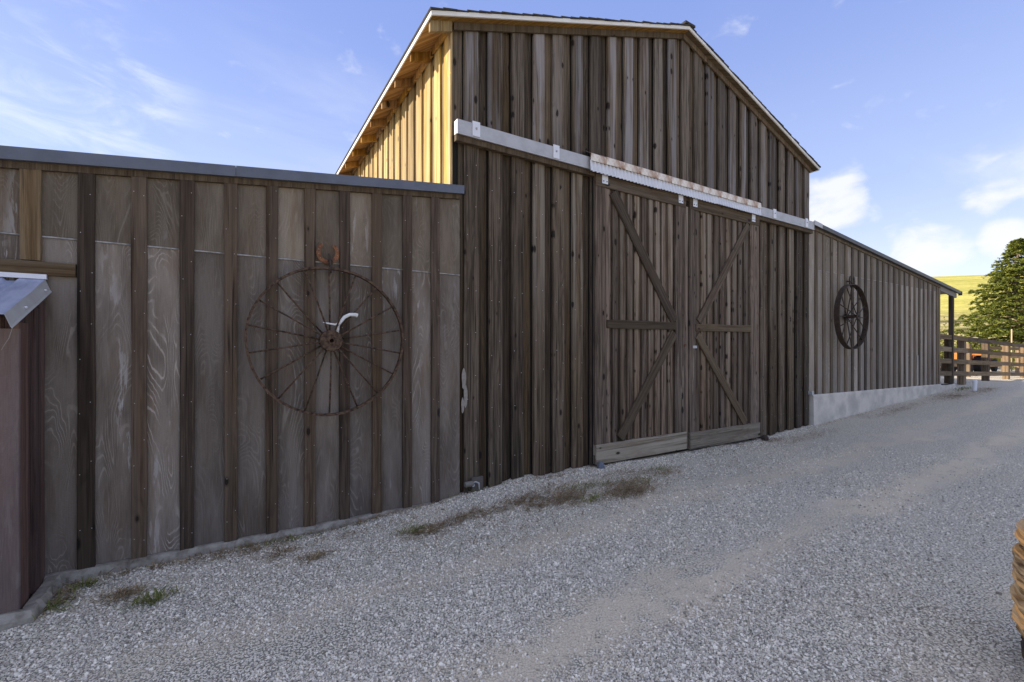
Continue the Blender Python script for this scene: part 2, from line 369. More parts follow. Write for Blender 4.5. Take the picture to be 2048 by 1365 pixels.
def bar(name, p0, p1, wid, thick, nrm, mat, parent=None, ch=.004, wob=.0035, seg=5, skew=(0, 0)):
    """a sawn plank from p0 to p1; its own Z runs along its length, nrm is the face it shows. Chamfered front edges, slight wobble"""
    p0, p1, nrm = Vector(p0), Vector(p1), Vector(nrm).normalized()
    L = (p1-p0).length; zz = (p1-p0).normalized(); yy = -nrm; xx = yy.cross(zz).normalized(); yy = zz.cross(xx)
    M = Matrix((xx, yy, zz)).transposed().to_4x4()
    vs = []; fs = []
    h = wid/2
    for k in range(seg+1):
        t = k/seg; zz_ = L*t; j0, j1, jf = U(-wob, wob), U(-wob, wob), U(-wob, wob)*.5
        sk0 = skew[0]*(1 if k == 0 else 0) + skew[1]*(1 if k == seg else 0)
        for (a, bb) in ((-h+j0, thick), (-h+j0, ch+jf), (-h+ch+j0, jf), (h-ch+j1, jf), (h+j1, ch+jf), (h+j1, thick)):
            vs.append((a, bb, zz_ + sk0*a/h))
    for k in range(seg):
        for i in range(6):
            a = k*6+i; b_ = k*6+(i+1) % 6
            fs.append((a, b_, b_+6, a+6))
    fs.append(tuple(range(5, -1, -1))); fs.append(tuple(seg*6+i for i in range(6)))
    o = mesh(name, vs, fs, mat, p0, parent)
    o.rotation_euler = M.to_euler()
    return o
def vplank(name, x0, x1, z0, zl, zr, y, thick, mat, parent, **kw):
    """upright plank on a wall that faces -Y, front face at y, top cut from zl (left) to zr (right)"""
    zm = (zl+zr)/2
    return bar(name, ((x0+x1)/2, y, z0), ((x0+x1)/2, y, zm), x1-x0, thick, (0, -1, 0), mat, parent, skew=(0, (zr-zl)/2), **kw)
def lathe(name, prof, mat, loc, parent=None, seg=24, axis='Z', smooth=True):
    vs = []; fs = []
    for r, z in prof:
        for i in range(seg):
            a = 2*math.pi*i/seg
            v = (r*math.cos(a), r*math.sin(a), z)
            if axis == 'Y': v = (v[0], -v[2], v[1])
            if axis == 'X': v = (v[2], v[0], v[1])
            vs.append(v)
    for k in range(len(prof)-1):
        for i in range(seg):
            a = k*seg+i; b_ = k*seg+(i+1) % seg; fs.append((a, b_, b_+seg, a+seg))
    if prof[0][0] > 1e-6: fs.append(tuple(range(seg-1, -1, -1)))
    if prof[-1][0] > 1e-6: fs.append(tuple((len(prof)-1)*seg+i for i in range(seg)))
    return mesh(name, vs, fs, mat, loc, parent, smooth=False)
def tubeverts(pts, rads, seg=8):
    pts = [Vector(p) for p in pts]; vs = []; fs = []
    for k, p in enumerate(pts):
        t = (pts[min(k+1, len(pts)-1)] - pts[max(k-1, 0)]).normalized()
        a = Vector((0, 0, 1)) if abs(t.z) < .9 else Vector((1, 0, 0))
        u = t.cross(a).normalized(); v = t.cross(u)
        for i in range(seg):
            an = 2*math.pi*i/seg; vs.append(p + (u*math.cos(an)+v*math.sin(an))*rads[k])
    for k in range(len(pts)-1):
        for i in range(seg):
            a = k*seg+i; b_ = k*seg+(i+1) % seg; fs.append((a, b_, b_+seg, a+seg))
    fs.append(tuple(range(seg-1, -1, -1))); fs.append(tuple((len(pts)-1)*seg+i for i in range(seg)))
    return vs, fs
def tube(name, pts, rads, mat, parent=None, seg=8, smooth=True):
    o = Vector(pts[0])
    if not isinstance(rads, (list, tuple)): rads = [rads]*len(pts)
    vs, fs = tubeverts([Vector(p)-o for p in pts], rads, seg)
    return mesh(name, vs, fs, mat, o, parent, smooth)

# ------------------------------------------------------------ terrain
GX = np.array([-60, -6, -1.14, .2, 1.5, 2.07, 3.0, 4.0, 5.9, 7.84, 9.5, 12.5, 15, 17.6, 20, 25, 34, 60])
GZ = np.array([-.3, -.14, -.085, -.065, -.03, -.005, .04, .07, .035, .03, .10, .24, .35, .46, .53, .46, .40, .4])
def ground(x, y):
    x = np.asarray(x, float); y = np.asarray(y, float)
    z = np.interp(x, GX, GZ)
    near = np.exp(-np.clip(-y, 0, 99)/1.2)
    z = z*(.45+.55*near) if False else z
    z = z + .012*np.sin(2.3*x+1.1*y)*np.sin(1.7*y-.6*x) + .006*np.sin(6.1*x+2*y)*np.cos(5.3*y)
    pile = np.exp(-((x-3.0)/.75)**2)*np.exp(-np.clip(-y, 0, 9)/.28)
    z = z + pile*(.045+.03*np.sin(7*x+.5))
    # the drive drops a little away from the wall on the left and to the front
    z = z - .035*np.clip(-y-.3, 0, 3)*np.clip((2.5-x)/3, 0, 1)*.3
    far = np.clip((x-38)/112, 0, 1)
    crest = 18.3 + .09*(y-21)
    hill = (crest-.4)*(far**1.0*(1.25-.25*far))
    beyond = np.clip((x-150)/150, 0, 1)
    hill = hill*(1-.6*beyond**1.5)
    side = np.clip((y+160)/120, 0, 1)*np.clip((400-y)/150, 0, 1)
    return z + hill*side

def grid_mesh(name, xs, ys, mat, kind='structure', off=0.):
    X, Y = np.meshgrid(xs, ys, indexing='ij'); Z = ground(X, Y)+off
    co = np.stack([X, Y, Z], -1).reshape(-1, 3); nx, ny = len(xs), len(ys)
    i = np.arange(nx-1)[:, None]*ny+np.arange(ny-1)[None]
    f = np.stack([i, i+ny, i+ny+1, i+1], -1).reshape(-1, 4)
    me = bpy.data.meshes.new(name); me.from_pydata(co.tolist(), [], f.tolist()); me.materials.append(mat); me.shade_smooth(); me.update()
    o = bpy.data.objects.new(name, me); C.objects.link(o); WL[o.name] = Vector((0, 0, 0)); o['kind'] = kind; return o
def nonuni(*segs):
    out = []
    for a, b_, st in segs: out += list(np.arange(a, b_, st))
    return np.array(out + [segs[-1][1]])
grid_mesh('gravel_yard', nonuni((-60, -6, 6), (-6, 12, .12), (12, 40, .6)), nonuni((-60, -12, 6), (-12, -6, .6), (-6, .6, .12), (.6, 30, 1.5)), M_ground)
grid_mesh('hillside', nonuni((40, 80, 1.5), (80, 170, 4), (170, 420, 25)), nonuni((-200, -30, 17), (-30, 90, 3), (90, 420, 30)), M_hill)
grid_mesh('meadow', nonuni((-260, -60, 40), (-60, 40, 5)), nonuni((30, 60, 5), (60, 420, 30)), M_hill)
grid_mesh('pasture', nonuni((-260, -60, 40), (-60, 40, 5)), nonuni((-200, -60, 20),), M_hill)
grid_mesh('west_field', nonuni((-260, -60, 40),), nonuni((-60, 30, 10),), M_hill)

# ------------------------------------------------------------ the barn
barn = thing('barn', 'tall weathered gabled barn in dark vertical boards, with double sliding doors, between two lower wings', 'barn', (5.745, 0, 0))
XR, ZR, SL = 5.745, 6.406, .332
def roof_z(x): return ZR - SL*abs(x-XR)
BX0, BX1, BL = 1.99, 9.50, 9.3
# upper gable boards (board on board)
nb = 50; step = (BX1-BX0)/nb
Z_TR = 3.90
DX0, DX1 = 3.93, 7.68
for i in range(nb):
    x0 = BX0+i*step; x1 = x0+step
    proud = i % 2 == 1
    for part in (0, 1):
        a, b_ = (x0-.014+U(-.008, .008), x1+.012+U(-.008, .008)) if proud else (x0-.002, x1-.024+U(-.006, .008))
        a, b_ = max(a, BX0), min(b_, BX1)
        y = -.036+U(-.005, .005) if proud else U(-.002, .003)
        if part == 0:
            zl, zr = roof_z(a)-.10, roof_z(b_)-.10
            if a < XR < b_: zl = zr = min(zl, zr)
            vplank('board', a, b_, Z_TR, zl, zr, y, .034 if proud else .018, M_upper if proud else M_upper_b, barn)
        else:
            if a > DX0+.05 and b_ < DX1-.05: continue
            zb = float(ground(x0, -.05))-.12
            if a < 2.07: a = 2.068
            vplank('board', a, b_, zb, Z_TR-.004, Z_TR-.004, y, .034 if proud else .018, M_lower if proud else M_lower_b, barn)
# body behind the boards
vs = [(BX0, .022, -.3), (BX1, .022, -.3), (BX1, .022, roof_z(BX1)-.11), (XR, .022, ZR-.11), (BX0, .022, roof_z(BX0)-.11)]
vs = [(x-XR, y, z) for x, y, z in vs]
mesh('sheathing', vs + [(x, .06, z) for x, y, z in vs], [(0, 1, 2, 3, 4), (9, 8, 7, 6, 5), (0, 5, 6, 1), (1, 6, 7, 2), (2, 7, 8, 3), (3, 8, 9, 4), (4, 9, 5, 0)], M_dark, (XR, 0, 0), barn)
box('back_wall', BX0+.03, BX1, BL-.04, BL, -.3, 4.95, M_upper_b, barn)
box('right_wall', BX1-.03, BX1, .065, BL-.05, -.3, 4.96, M_upper_b, barn)
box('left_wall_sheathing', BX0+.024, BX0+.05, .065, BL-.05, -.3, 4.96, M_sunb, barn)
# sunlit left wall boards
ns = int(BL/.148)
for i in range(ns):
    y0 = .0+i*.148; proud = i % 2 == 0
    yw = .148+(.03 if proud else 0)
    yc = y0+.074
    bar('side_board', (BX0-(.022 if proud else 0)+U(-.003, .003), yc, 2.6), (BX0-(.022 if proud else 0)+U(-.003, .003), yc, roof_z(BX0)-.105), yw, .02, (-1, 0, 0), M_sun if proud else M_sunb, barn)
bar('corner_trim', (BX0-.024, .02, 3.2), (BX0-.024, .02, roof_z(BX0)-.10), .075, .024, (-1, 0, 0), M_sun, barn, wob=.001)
# roof: sheathing slabs, white edge, shingle courses
RY0 = -.16; RY1 = BL+.2
XE0, XE1 = 1.705, 9.62
def slope_slab(name, xa, xb, off_top, off_bot, y0, y1, mat, parent):
    za, zb = roof_z(xa), roof_z(xb)
    pts = [(xa, za-off_top), (xb, zb-off_top), (xb, zb-off_bot), (xa, za-off_bot)]
    vs = [(x-XR, y0, z) for x, z in pts] + [(x-XR, y1, z) for x, z in pts]
    fs = [(0, 1, 2, 3), (7, 6, 5, 4), (0, 4, 5, 1), (1, 5, 6, 2), (2, 6, 7, 3), (3, 7, 4, 0)]
    return mesh(name, vs, fs, mat, (XR, 0, 0), parent)
for xa, xb, sgn in ((XE0, XR-.001, -1), (XR+.001, XE1, 1)):
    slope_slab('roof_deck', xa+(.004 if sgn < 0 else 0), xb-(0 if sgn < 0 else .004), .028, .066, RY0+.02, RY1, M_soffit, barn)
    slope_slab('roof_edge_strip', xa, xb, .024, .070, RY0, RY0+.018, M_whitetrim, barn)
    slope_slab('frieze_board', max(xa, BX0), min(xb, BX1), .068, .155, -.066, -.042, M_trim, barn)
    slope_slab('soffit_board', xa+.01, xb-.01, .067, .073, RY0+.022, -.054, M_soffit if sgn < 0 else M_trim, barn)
# side drip edge (white) along the left eave, and fascia
box('eave_edge', XE0-.012, XE0+.002, RY0, RY1, roof_z(XE0)-.078, roof_z(XE0)-.02, M_whitetrim, barn)
box('eave_edge', XE1-.002, XE1+.012, RY0, RY1, roof_z(XE1)-.078, roof_z(XE1)-.02, M_whitetrim, barn)
slen = math.hypot(XR-XE0, roof_z(XR)-roof_z(XE0)); ncs = 29; cl = slen/ncs
sme = None
for sgn in (-1, 1):
    for k in range(ncs):
        t0 = k*cl; ca = 1/math.hypot(1, SL)
        x = XR + sgn*(slen-t0+.02)*ca * ((XE1-XR)/(XR-XE0) if sgn > 0 else 1); z = roof_z(x)-.026
        if sme is None:
            vs = [(0, RY0-.012, 0), (cl*1.12, RY0-.012, 0), (cl*1.12, RY1, 0), (0, RY1, 0), (0, RY0-.012, .022), (cl*1.12, RY0-.012, .012), (cl*1.12, RY1, .012), (0, RY1, .022)]
            o = mesh('shingle_course', vs, BF, M_shing, (x, 0, z), barn); sme = o.data
        else: o = mesh('shingle_course', None, None, None, (x, 0, z), barn, me=sme)
        o.rotation_euler = (0, -math.atan(SL), 0) if sgn < 0 else (0, math.atan(SL), 0)
        if sgn > 0: o.scale = (-1, 1, 1)
        o.location.y += U(-.008, .008); o.rotation_euler[0] = 0; o.location.z += U(-.003, .004)
box('ridge_cap', XR-.11, XR+.11, RY0-.02, RY1, ZR-.022, ZR+.012, M_shing, barn)
# rafter tails under the left eave
for k in range(16):
    y = -.055+k*.6
    x0, x1 = XE0+.012, BX0-.026
    za, zb = roof_z(x0)-.068, roof_z(x1)-.068; hgt_ = .10 if k else .115
    vs = [(x0, y-.02, za-hgt_), (x1, y-.02, zb-hgt_), (x1, y+.02, zb-hgt_), (x0, y+.02, za-hgt_), (x0, y-.02, za), (x1, y-.02, zb), (x1, y+.02, zb), (x0, y+.02, za)]
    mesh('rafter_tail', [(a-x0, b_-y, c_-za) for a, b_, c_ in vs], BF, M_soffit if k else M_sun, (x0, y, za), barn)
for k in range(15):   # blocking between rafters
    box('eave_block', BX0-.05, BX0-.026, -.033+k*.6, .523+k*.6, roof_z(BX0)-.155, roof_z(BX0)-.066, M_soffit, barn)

# door track, ledger, cover
box('door_track', 2.00, 9.50, -.125, -.045, 3.885, 4.03, M_galv, barn)
box('track_lip', 2.00, 9.50, -.13, -.12, 3.875, 3.885, M_galv, barn)
box('track_ledger', 2.00, 9.50, -.10, -.043, 3.815, 3.875, M_trim, barn)
box('track_flashing', 2.03, 9.49, -.10, -.026, 4.033, 4.045, plain('copper coloured flashing', (.30, .16, .09), .5, .2, .5, 9), barn)
for x in (2.22, 3.3, 8.1, 9.2):
    o = box('track_bracket', x-.045, x+.045, -.137, -.126, 3.89, 4.05, M_white, barn)
    mesh('bolt', *(lambda q: (q[0], q[1]))(tubeverts([(0, 0, 0), (0, -.012, 0)], [.014, .010], 8)), M_galv, (x, -.137, 3.975), o)
def corrugated(name, x0, x1, rows, per, amp, mat, parent):
    nx = int((x1-x0)/per*6); vs = []; fs = []
    for side in (0, 1):
        for j, (yy, zz) in enumerate(rows):
            for i in range(nx+1):
                x = x0+(x1-x0)*i/nx
                ph = math.sin(2*math.pi*(x-x0)/per)
                vs.append((x-x0, yy-amp*ph+side*.0025, zz+(0 if j else 0)+side*.0005))
    st_ = (nx+1)*len(rows)
    for j in range(len(rows)-1):
        for i in range(nx):
            a = j*(nx+1)+i
            fs.append((a, a+1, a+nx+2, a+nx+1)); fs.append((st_+a, st_+a+nx+1, st_+a+nx+2, st_+a+1))
    return mesh(name, vs, fs, mat, (x0, 0, 0), parent)
# lower white corrugated apron in three sheets, rusty sloping cap above
for k, (a, b_) in enumerate(((3.81, 5.12), (5.10, 6.40), (6.38, 7.60))):
    corrugated('cover_sheet', a, b_, [(-.172-.002*k, 3.838+.006*k), (-.168, 3.91), (-.160, 3.975+.004*k)], .066, .013, M_white, barn)
xc = 3.81
while xc < 7.58:
    wd = min(U(.12, .34), 7.60-xc)
    o = mesh('cap_strip', [(0, -.182, 3.965), (wd, -.182, 3.965), (wd, -.176, 4.058), (wd, -.03, 4.145), (0, -.03, 4.145), (0, -.176, 4.058), (0, -.17, 3.965), (wd, -.17, 3.965)],
             [(0, 1, 2, 5), (5, 2, 3, 4), (1, 7, 2), (6, 0, 5)], M_rustw, (xc, U(-.003, .003), U(-.004, .004)), barn)
    xc += wd-.002
# door leaves
def door(xa, xb, zb_, zt, label, diag):
    cx = (xa+xb)/2
    d_ = box('sliding_door', xa, xb, -.062, -.04, zb_, zt, M_dark, barn); d_['label'] = label
    sw = .19; sw2 = .145
    left = xa < 5
    s1 = sw if left else sw2; s2 = .225 if left else .25
    n_ = 20 if left else 18; stp = (xb-xa-s1-s2)/n_
    for i in range(n_):
        a = xa+s1+i*stp; pr = i % 2 == 0
        e = .010 if pr else -.006
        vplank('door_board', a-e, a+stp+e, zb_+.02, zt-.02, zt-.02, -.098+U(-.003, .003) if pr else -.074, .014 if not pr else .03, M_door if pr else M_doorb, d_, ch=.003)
    vplank('stile', xa, xa+s1, zb_+.01, zt-.2, zt-.2, -.108, .044, M_door, d_)
    vplank('stile', xb-s2, xb, zb_+.01, zt-.2, zt-.2, -.108, .044, M_door, d_)
    bar('top_rail', (xa, -.118, zt-.105), (xb, -.118, zt-.105), .205, .05, (0, -1, 0), M_brace, d_)
    bar('middle_rail', (xa+s1+.004, -.122, 1.918), (xb-s2-.004, -.122, 1.926), .112, .028, (0, -1, 0), M_brace, d_)
    for (x0, z0, x1, z1, wd) in diag:
        bar('diagonal_brace', (x0, -.124, z0), (x1, -.124, z1), wd, .03, (0, -1, 0), M_brace, d_, wob=.005, seg=5)
    bar('bottom_rail', (xa, -.128, zb_+.125), (xb, -.128, zb_+.125), .25, .06, (0, -1, 0), M_kick, d_, wob=.004)
    return d_
dl = door(3.945, 5.725, .105, 3.90, 'left sliding door leaf with cross bracing', [(4.25, 3.66, 5.47, 2.0, .15), (4.38, .40, 5.47, 1.82, .135)])
dr = door(5.81, 7.655, .08, 3.90, 'right sliding door leaf with pale foot board', [(7.34, 3.66, 6.03, 2.0, .135), (5.99, 1.80, 7.25, .36, .135)])
vplank('stile_strip', 5.735, 5.795, .10, 3.72, 3.72, -.098, .05, M_door, dl)
for x, par in ((4.10, dl), (5.60, dl), (5.93, dr), (7.47, dr)):
    o = box('roller_hanger', x-.05, x+.05, -.124, -.120, 3.74, 3.86, M_white, par)
    for s_ in (-.028, .028): mesh('bolt', *tubeverts([(0, 0, 0), (0, -.008, 0)], [.008, .006], 6), M_rust, (x+s_, -.124, 3.77), o)
box('hasp', 5.89, 5.98, -.115, -.109, 1.60, 1.64, M_galv, dr)
tube('latch_ring', [(5.70+.02*math.cos(a), -.118, 1.645+.02*math.sin(a)) for a in np.linspace(0, 6.0, 9)], .005, M_rusto, dl, 6)
lathe('door_guide', [(0, 0), (.055, .0), (.05, .05), (.03, .09), (0, .10)], M_bluegrey, (3.98, -.17, .05), barn, 7)
lathe('door_guide', [(0, 0), (.06, .0), (.06, .05), (.03, .08), (0, .09)], M_iron, (7.72, -.17, .03), barn, 7)
# threshold strip of old board under the doors
bar('threshold', (3.9, -.10, .02), (5.8, -.10, .0), .12, .05, (0, -1, 0), M_kick, barn)
for x, z, rx, rz, par in ((5.66, 1.18, .012, .16, dl), (5.62, .95, .010, .11, dl), (5.90, 1.30, .012, .20, dr), (5.885, 1.02, .008, .12, dr), (5.55, 1.4, .009, .14, dl)):
    pts = [(rx*math.cos(a)*(1+.3*math.sin(5*a+x*9)), 0, rz*math.sin(a)*(1+.15*math.cos(3*a))) for a in np.linspace(0, 2*math.pi, 15)[:-1]]
    mesh('scuff_mark', pts + [(a, .0015, c_) for a, b_, c_ in pts], [tuple(range(14))] + [(i, i+14, (i+1) % 14+14, (i+1) % 14) for i in range(14)], M_scuff, (x, -.1105, z), par)
# bare worn ovals on the first boards
for x, z, rx, rz in ((2.115, 1.27, .026, .115), (2.135, 1.08, .022, .125), (2.10, .98, .018, .085)):
    pts = [(rx*math.cos(a)*(1+.12*math.sin(5*a+x*9)), 0, rz*math.sin(a)*(1+.08*math.cos(3*a))) for a in np.linspace(0, 2*math.pi, 15)[:-1]]
    mesh('worn_patch', pts + [(a, .002, c_) for a, b_, c_ in pts], [tuple(range(14))] + [(i, i+14, (i+1) % 14+14, (i+1) % 14) for i in range(14)], M_paint, (x, -.0445-(.002*(z < 1.2)), z), barn)
# nail heads
vs = []; fs = []
def nail(x, y, z, r=.0045):
    k = len(vs)
    for i in range(6): vs.append((x+r*math.cos(i*math.pi/3), y, z+r*math.sin(i*math.pi/3)))
    vs.append((x, y-.002, z)); fs.extend([(k+6, k+(i+1) % 6, k+i) for i in range(6)])
for i in range(nb):
    if i % 2 == 0: continue
    xm = BX0+(i+.5)*step
    if DX0 < xm < DX1 or xm < 2.1: continue
    for s_ in (-.05, .05):
        z = U(.25, .5)
        while z < 3.7:
            nail(xm+s_+U(-.01, .01), -.0425, z+U(-.02, .02)); z += .61 if s_ < 0 else .47
no = mesh('nails', [(x-XR, y, z) for x, y, z in vs], fs, M_nail, (XR, 0, 0), barn); no['kind'] = 'stuff'

# ------------------------------------------------------------ left wing
lw = thing('barn_wing', 'low barn wing of brownish plywood and dark battens left of the tall barn', 'barn wing', (.4, 0, 0))
def lw_top(x): return 3.337+(x-2.065)*.1095
LX0 = -9.0
SEAM = 2.392
bx = [-1.22, -.932, -.630, -.332, -.034, .270, .573, .874, 1.174, 1.477, 1.779, 2.10]
k = -1.22-.302
while k > LX0+.2: bx.insert(0, k); k -= .302
PY = -.045
for i in range(len(bx)-1):
    a, b_ = bx[i]+.002, bx[i+1]-.002
    if i == len(bx)-2: b_ = 2.064
    zt_l, zt_r = lw_top(a)-.12, lw_top(b_)-.12
    if bx[i] > -1.5 or True:
        vplank('upper_panel', a, b_, SEAM+.006, zt_l, zt_r, PY, .015, M_plyu, lw, ch=.001, wob=.0)
        vplank('lower_panel', a, b_, 0, SEAM-.009, SEAM-.009, PY+.002, .015, M_ply, lw, ch=.001, wob=.0)
        box('seam_flashing', a, b_, PY-.007, PY+.01, SEAM-.007, SEAM+.003, M_seam, lw)
for i, x in enumerate(bx[:-1]):
    z0 = -.005
    if x < -1.1: z0 = 2.215
    wd = .094 if x > -1.1 else .105
    vplank('batten', x-wd/2, x+wd/2, z0, lw_top(x)-.125-.005, lw_top(x)-.125+.005, PY-.028, .03, M_batten if x > -1.1 else M_trim, lw)
bar('header_board', (-6, PY-.03, 2.162), (-.987, PY-.03, 2.162), .098, .035, (0, -1, 0), M_trim, lw)
box('sill', LX0, 2.064, -.025, .05, -.02, .0, M_trim, lw)
def sloped(name, xa, xb, za, zb, t, y0, y1, mat, parent):
    vs = [(0, y0, -t), (xb-xa, y0, zb-za-t), (xb-xa, y1, zb-za-t), (0, y1, -t), (0, y0, 0), (xb-xa, y0, zb-za), (xb-xa, y1, zb-za), (0, y1, 0)]
    return mesh(name, vs, BF, mat, (xa, 0, za), parent)
sloped('fascia_board', LX0, 2.06, lw_top(LX0)-.085, lw_top(2.06)-.085, .048, PY-.032, PY+.02, M_trim, lw)
for a, b_ in ((LX0, -3.5), (-3.497, .0), (.003, 2.085)):
    sloped('roof_flashing', a, b_, lw_top(a)+.002, lw_top(b_)+.002, .088, -.115 if a != .003 else -.118, -.078, M_flash, lw)
sloped('roof_sheet', LX0, 1.96, lw_top(LX0), lw_top(1.96), .05, -.078, 6.0, M_flash, lw)
box('back_wall', LX0, 1.95, 5.9, 5.95, -.3, 2.05, M_ply, lw)
box('end_wall', LX0, LX0+.04, .0, 5.85, -.3, 2.0, M_ply, lw)
# nails in the battens
vs = []; fs = []
for x in bx[:-1]:
    if x < -1.1: continue
    for s_ in (-.028, .03):
        z = U(.1, .3)
        while z < 3.0:
            nail(x+s_+U(-.006, .006), PY-.0305, z, .0032); z += U(.35, .6)
no = mesh('nails', [(x-.4, y, z) for x, y, z in vs], fs, M_nail, (.4, 0, 0), lw); no['kind'] = 'stuff'
# footing below the wing
nf = 170; vs = []
for i in range(nf+1):
    x = -1.2+(2.05+1.2)*i/nf
    out = -.085-.03*math.sin(x*3.1)-.012*math.sin(x*11)+U(-.008, .008)
    vs += [(x, -.03, -.002), (x, -.072+U(-.004, .004), -.006+.003*math.sin(x*17)+U(-.002, .002)), (x, out-.02, -.034+.008*math.sin(x*23)+U(-.006, .006)), (x, out-.05, -.3), (x, -.03, -.3)]
fs = [(i*5+j, i*5+(j+1) % 5, i*5+5+(j+1) % 5, i*5+5+j) for i in range(nf) for j in range(5)]
mesh('footing', [(x-.4, y, z) for x, y, z in vs], [f[::-1] for f in fs], M_conc2, (.4, 0, 0), lw)

# ------------------------------------------------------------ projecting bay with awning at the far left
bay = thing('entry_bay', 'small maroon boarded bay under a pale metal awning at the left edge', 'lean-to', (-1.8, -.3, 0))
box('bay_body', -4.2, -1.165, -.52, -.09, -.03, 1.80, M_maroonb, bay)
vplank('front_board', -1.60, -1.138, -.03, 1.72, 1.72, -.548, .025, M_maroon, bay)
for k in range(4): vplank('front_board', -2.06-.46*k, -1.605-.46*k, -.03, 1.74, 1.74, -.546, .023, M_maroon, bay)
bar('corner_board', (-1.142, -.46, -.03), (-1.142, -.46, 1.76), .165, .026, (1, 0, 0), M_maroonb, bay)
bar('side_panel', (-1.158, -.33, -.03), (-1.158, -.33, 1.84), .10, .012, (1, 0, 0), M_maroonb, bay)
bar('side_batten', (-1.136, -.235, -.03), (-1.136, -.235, 1.87), .095, .03, (1, 0, 0), M_maroonb, bay)
bar('side_batten', (-1.148, -.115, -.03), (-1.148, -.115, 1.93), .10, .02, (1, 0, 0), M_maroonb, bay)
nf = 24; vs = []     # ragged mortar footing wrapped round the bay
path = [(-2.6+1.5*i/12, -.56) for i in range(12)] + [(-1.10, -.56+.5*i/11) for i in range(12)]
for i, (x, y) in enumerate(path):
    ux, uy = (0, -1) if i < 11 else ((.7, -.7) if i < 13 else (1, 0))
    o1 = .03+.012*math.sin(i*2.1)+.008*math.sin(i*5.3); o2 = .055+.012*math.sin(i*3.7)+.02*(i < 12)
    vs += [(x-ux*.03, y-uy*.03, -.012), (x+ux*o1, y+uy*o1, -.008+.008*math.sin(i*2.9)), (x+ux*o2, y+uy*o2, -.05), (x+ux*(o2+.02), y+uy*(o2+.02), -.3), (x-ux*.03, y-uy*.03, -.3)]
fs = [(i*5+j, i*5+(j+1) % 5, i*5+5+(j+1) % 5, i*5+5+j) for i in range(len(path)-1) for j in range(5)]
mesh('footing', [(x+1.8, y+.3, z) for x, y, z in vs], [f[::-1] for f in fs] + [tuple(len(vs)-5+j for j in range(5))], M_conc2, (-1.8, -.3, 0), bay)
# awning: folded sheet, ribs running down the slope
prof = [(-1.110, -.082), (-1.117, -.072), (-1.142, .0)]
x = -1.142
while x > -4.2: prof += [(x-.13, .0), (x-.15, -.020), (x-.19, -.020), (x-.21, .0)]; x -= .21
def awn(rowsel, mat, name):
    pr = prof[:3] if rowsel == 0 else prof[2:]
    vs = []; fs = []
    rows = [(PY-.03, 2.082), (-.30, 1.985), (-.52, 1.893), (-.74, 1.800)]
    for sd_ in (0, 1):
        for (y, z) in rows:
            for (x, dz) in pr: vs.append((x+1.8, y+.3, z+dz-.003*sd_ + (.004*math.sin(x*9+y*7) if rowsel else 0)))
    L_ = len(pr); st_ = L_*len(rows)
    for j in range(len(rows)-1):
        for i in range(L_-1):
            a = j*L_+i; fs.append((a, a+1, a+L_+1, a+L_)); fs.append((st_+a, st_+a+L_, st_+a+L_+1, st_+a+1))
    j = len(rows)-1
    for i in range(L_-1): a = j*L_+i; fs.append((a, st_+a, st_+a+1, a+1))
    for j in range(len(rows)-1): a = j*L_; fs.append((a, a+L_, st_+a+L_, st_+a))
    return mesh(name, vs, fs, mat, (-1.8, -.3, 0), bay)
awn(1, M_awn, 'awning_sheet'); awn(0, M_awnl, 'awning_edge')
box('awning_flashing', -4.2, -1.135, -.085, -.066, 2.085, 2.118, M_white, bay)
bar('awning_batten', (-1.22, -.60, 1.805), (-3.8, -.60, 1.805), .05, .05, (0, -1, 0), M_brace, bay)
for y, z in ((-.16, 2.00), (-.50, 1.855)): mesh('screw', *tubeverts([(0, 0, 0), (.010, 0, .003)], [.008, .006], 6), M_white, (-1.124, y, z), bay)
tag(tube('string', [(-1.115, -.71, 1.732), (-1.13, -.715, 1.66), (-1.16, -.72, 1.59)], .002, M_web, None, 5), 'thin dangling string below the front corner of the metal awning', 'string')

# ------------------------------------------------------------ right wing
rw = thing('barn_wing', 'low barn wing of grey plywood and battens right of the tall barn, on concrete', 'barn wing', (13, 0, 0))
def rw_top(x): return 4.05-(x-9.545)*.0945
RX0, RX1 = 9.505, 16.52
xs_ = [RX0+.05+.3135*i for i in range(23)]
PB = .665
def pbase(x): return .70-(x-9.5)*.0115
for i in range(22):
    a, b_ = xs_[i]-.02+.002, min(xs_[i+1]-.02-.002, RX1)
    if i == 0: a = RX0+.003
    sm = 3.15
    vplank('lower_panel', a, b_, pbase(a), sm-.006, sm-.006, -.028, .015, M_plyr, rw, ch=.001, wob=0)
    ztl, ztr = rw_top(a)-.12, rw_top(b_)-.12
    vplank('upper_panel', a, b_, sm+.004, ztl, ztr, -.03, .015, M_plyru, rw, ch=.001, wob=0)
    box('seam_flashing', a, b_, -.034, -.018, sm-.005, sm+.002, M_seam, rw)
    x = xs_[i]+.2
    if x+.05 < RX1: vplank('batten', x-.047, x+.05, pbase(x)-.004, rw_top(x)-.125, rw_top(x+.1)-.125, -.05, .022, M_rbat, rw)
vplank('corner_board', RX1-.10, RX1+.02, pbase(RX1)-.004, rw_top(RX1)-.13, rw_top(RX1)-.14, -.054, .026, M_rbat, rw)
box('end_wall', RX1-.02, RX1+.02, -.025, 5.6, .6, 3.25, M_rbat, rw)
box('back_wall', RX0, RX1-.03, 5.62, 5.66, .6, 3.1, M_rbat, rw)
sloped('fascia_board', RX0, RX1, rw_top(RX0)-.075, rw_top(RX1)-.075, .05, -.062, -.02, M_rbat, rw)
sloped('roof_flashing', RX0+.02, 18.0, rw_top(RX0+.02), rw_top(18.0), .075, -.13, -.064, M_bronze, rw)
sloped('roof_flashing', RX0-.02, RX0+.30, rw_top(RX0)+.01, rw_top(RX0+.3)+.005, .085, -.134, -.131, M_galv, rw)
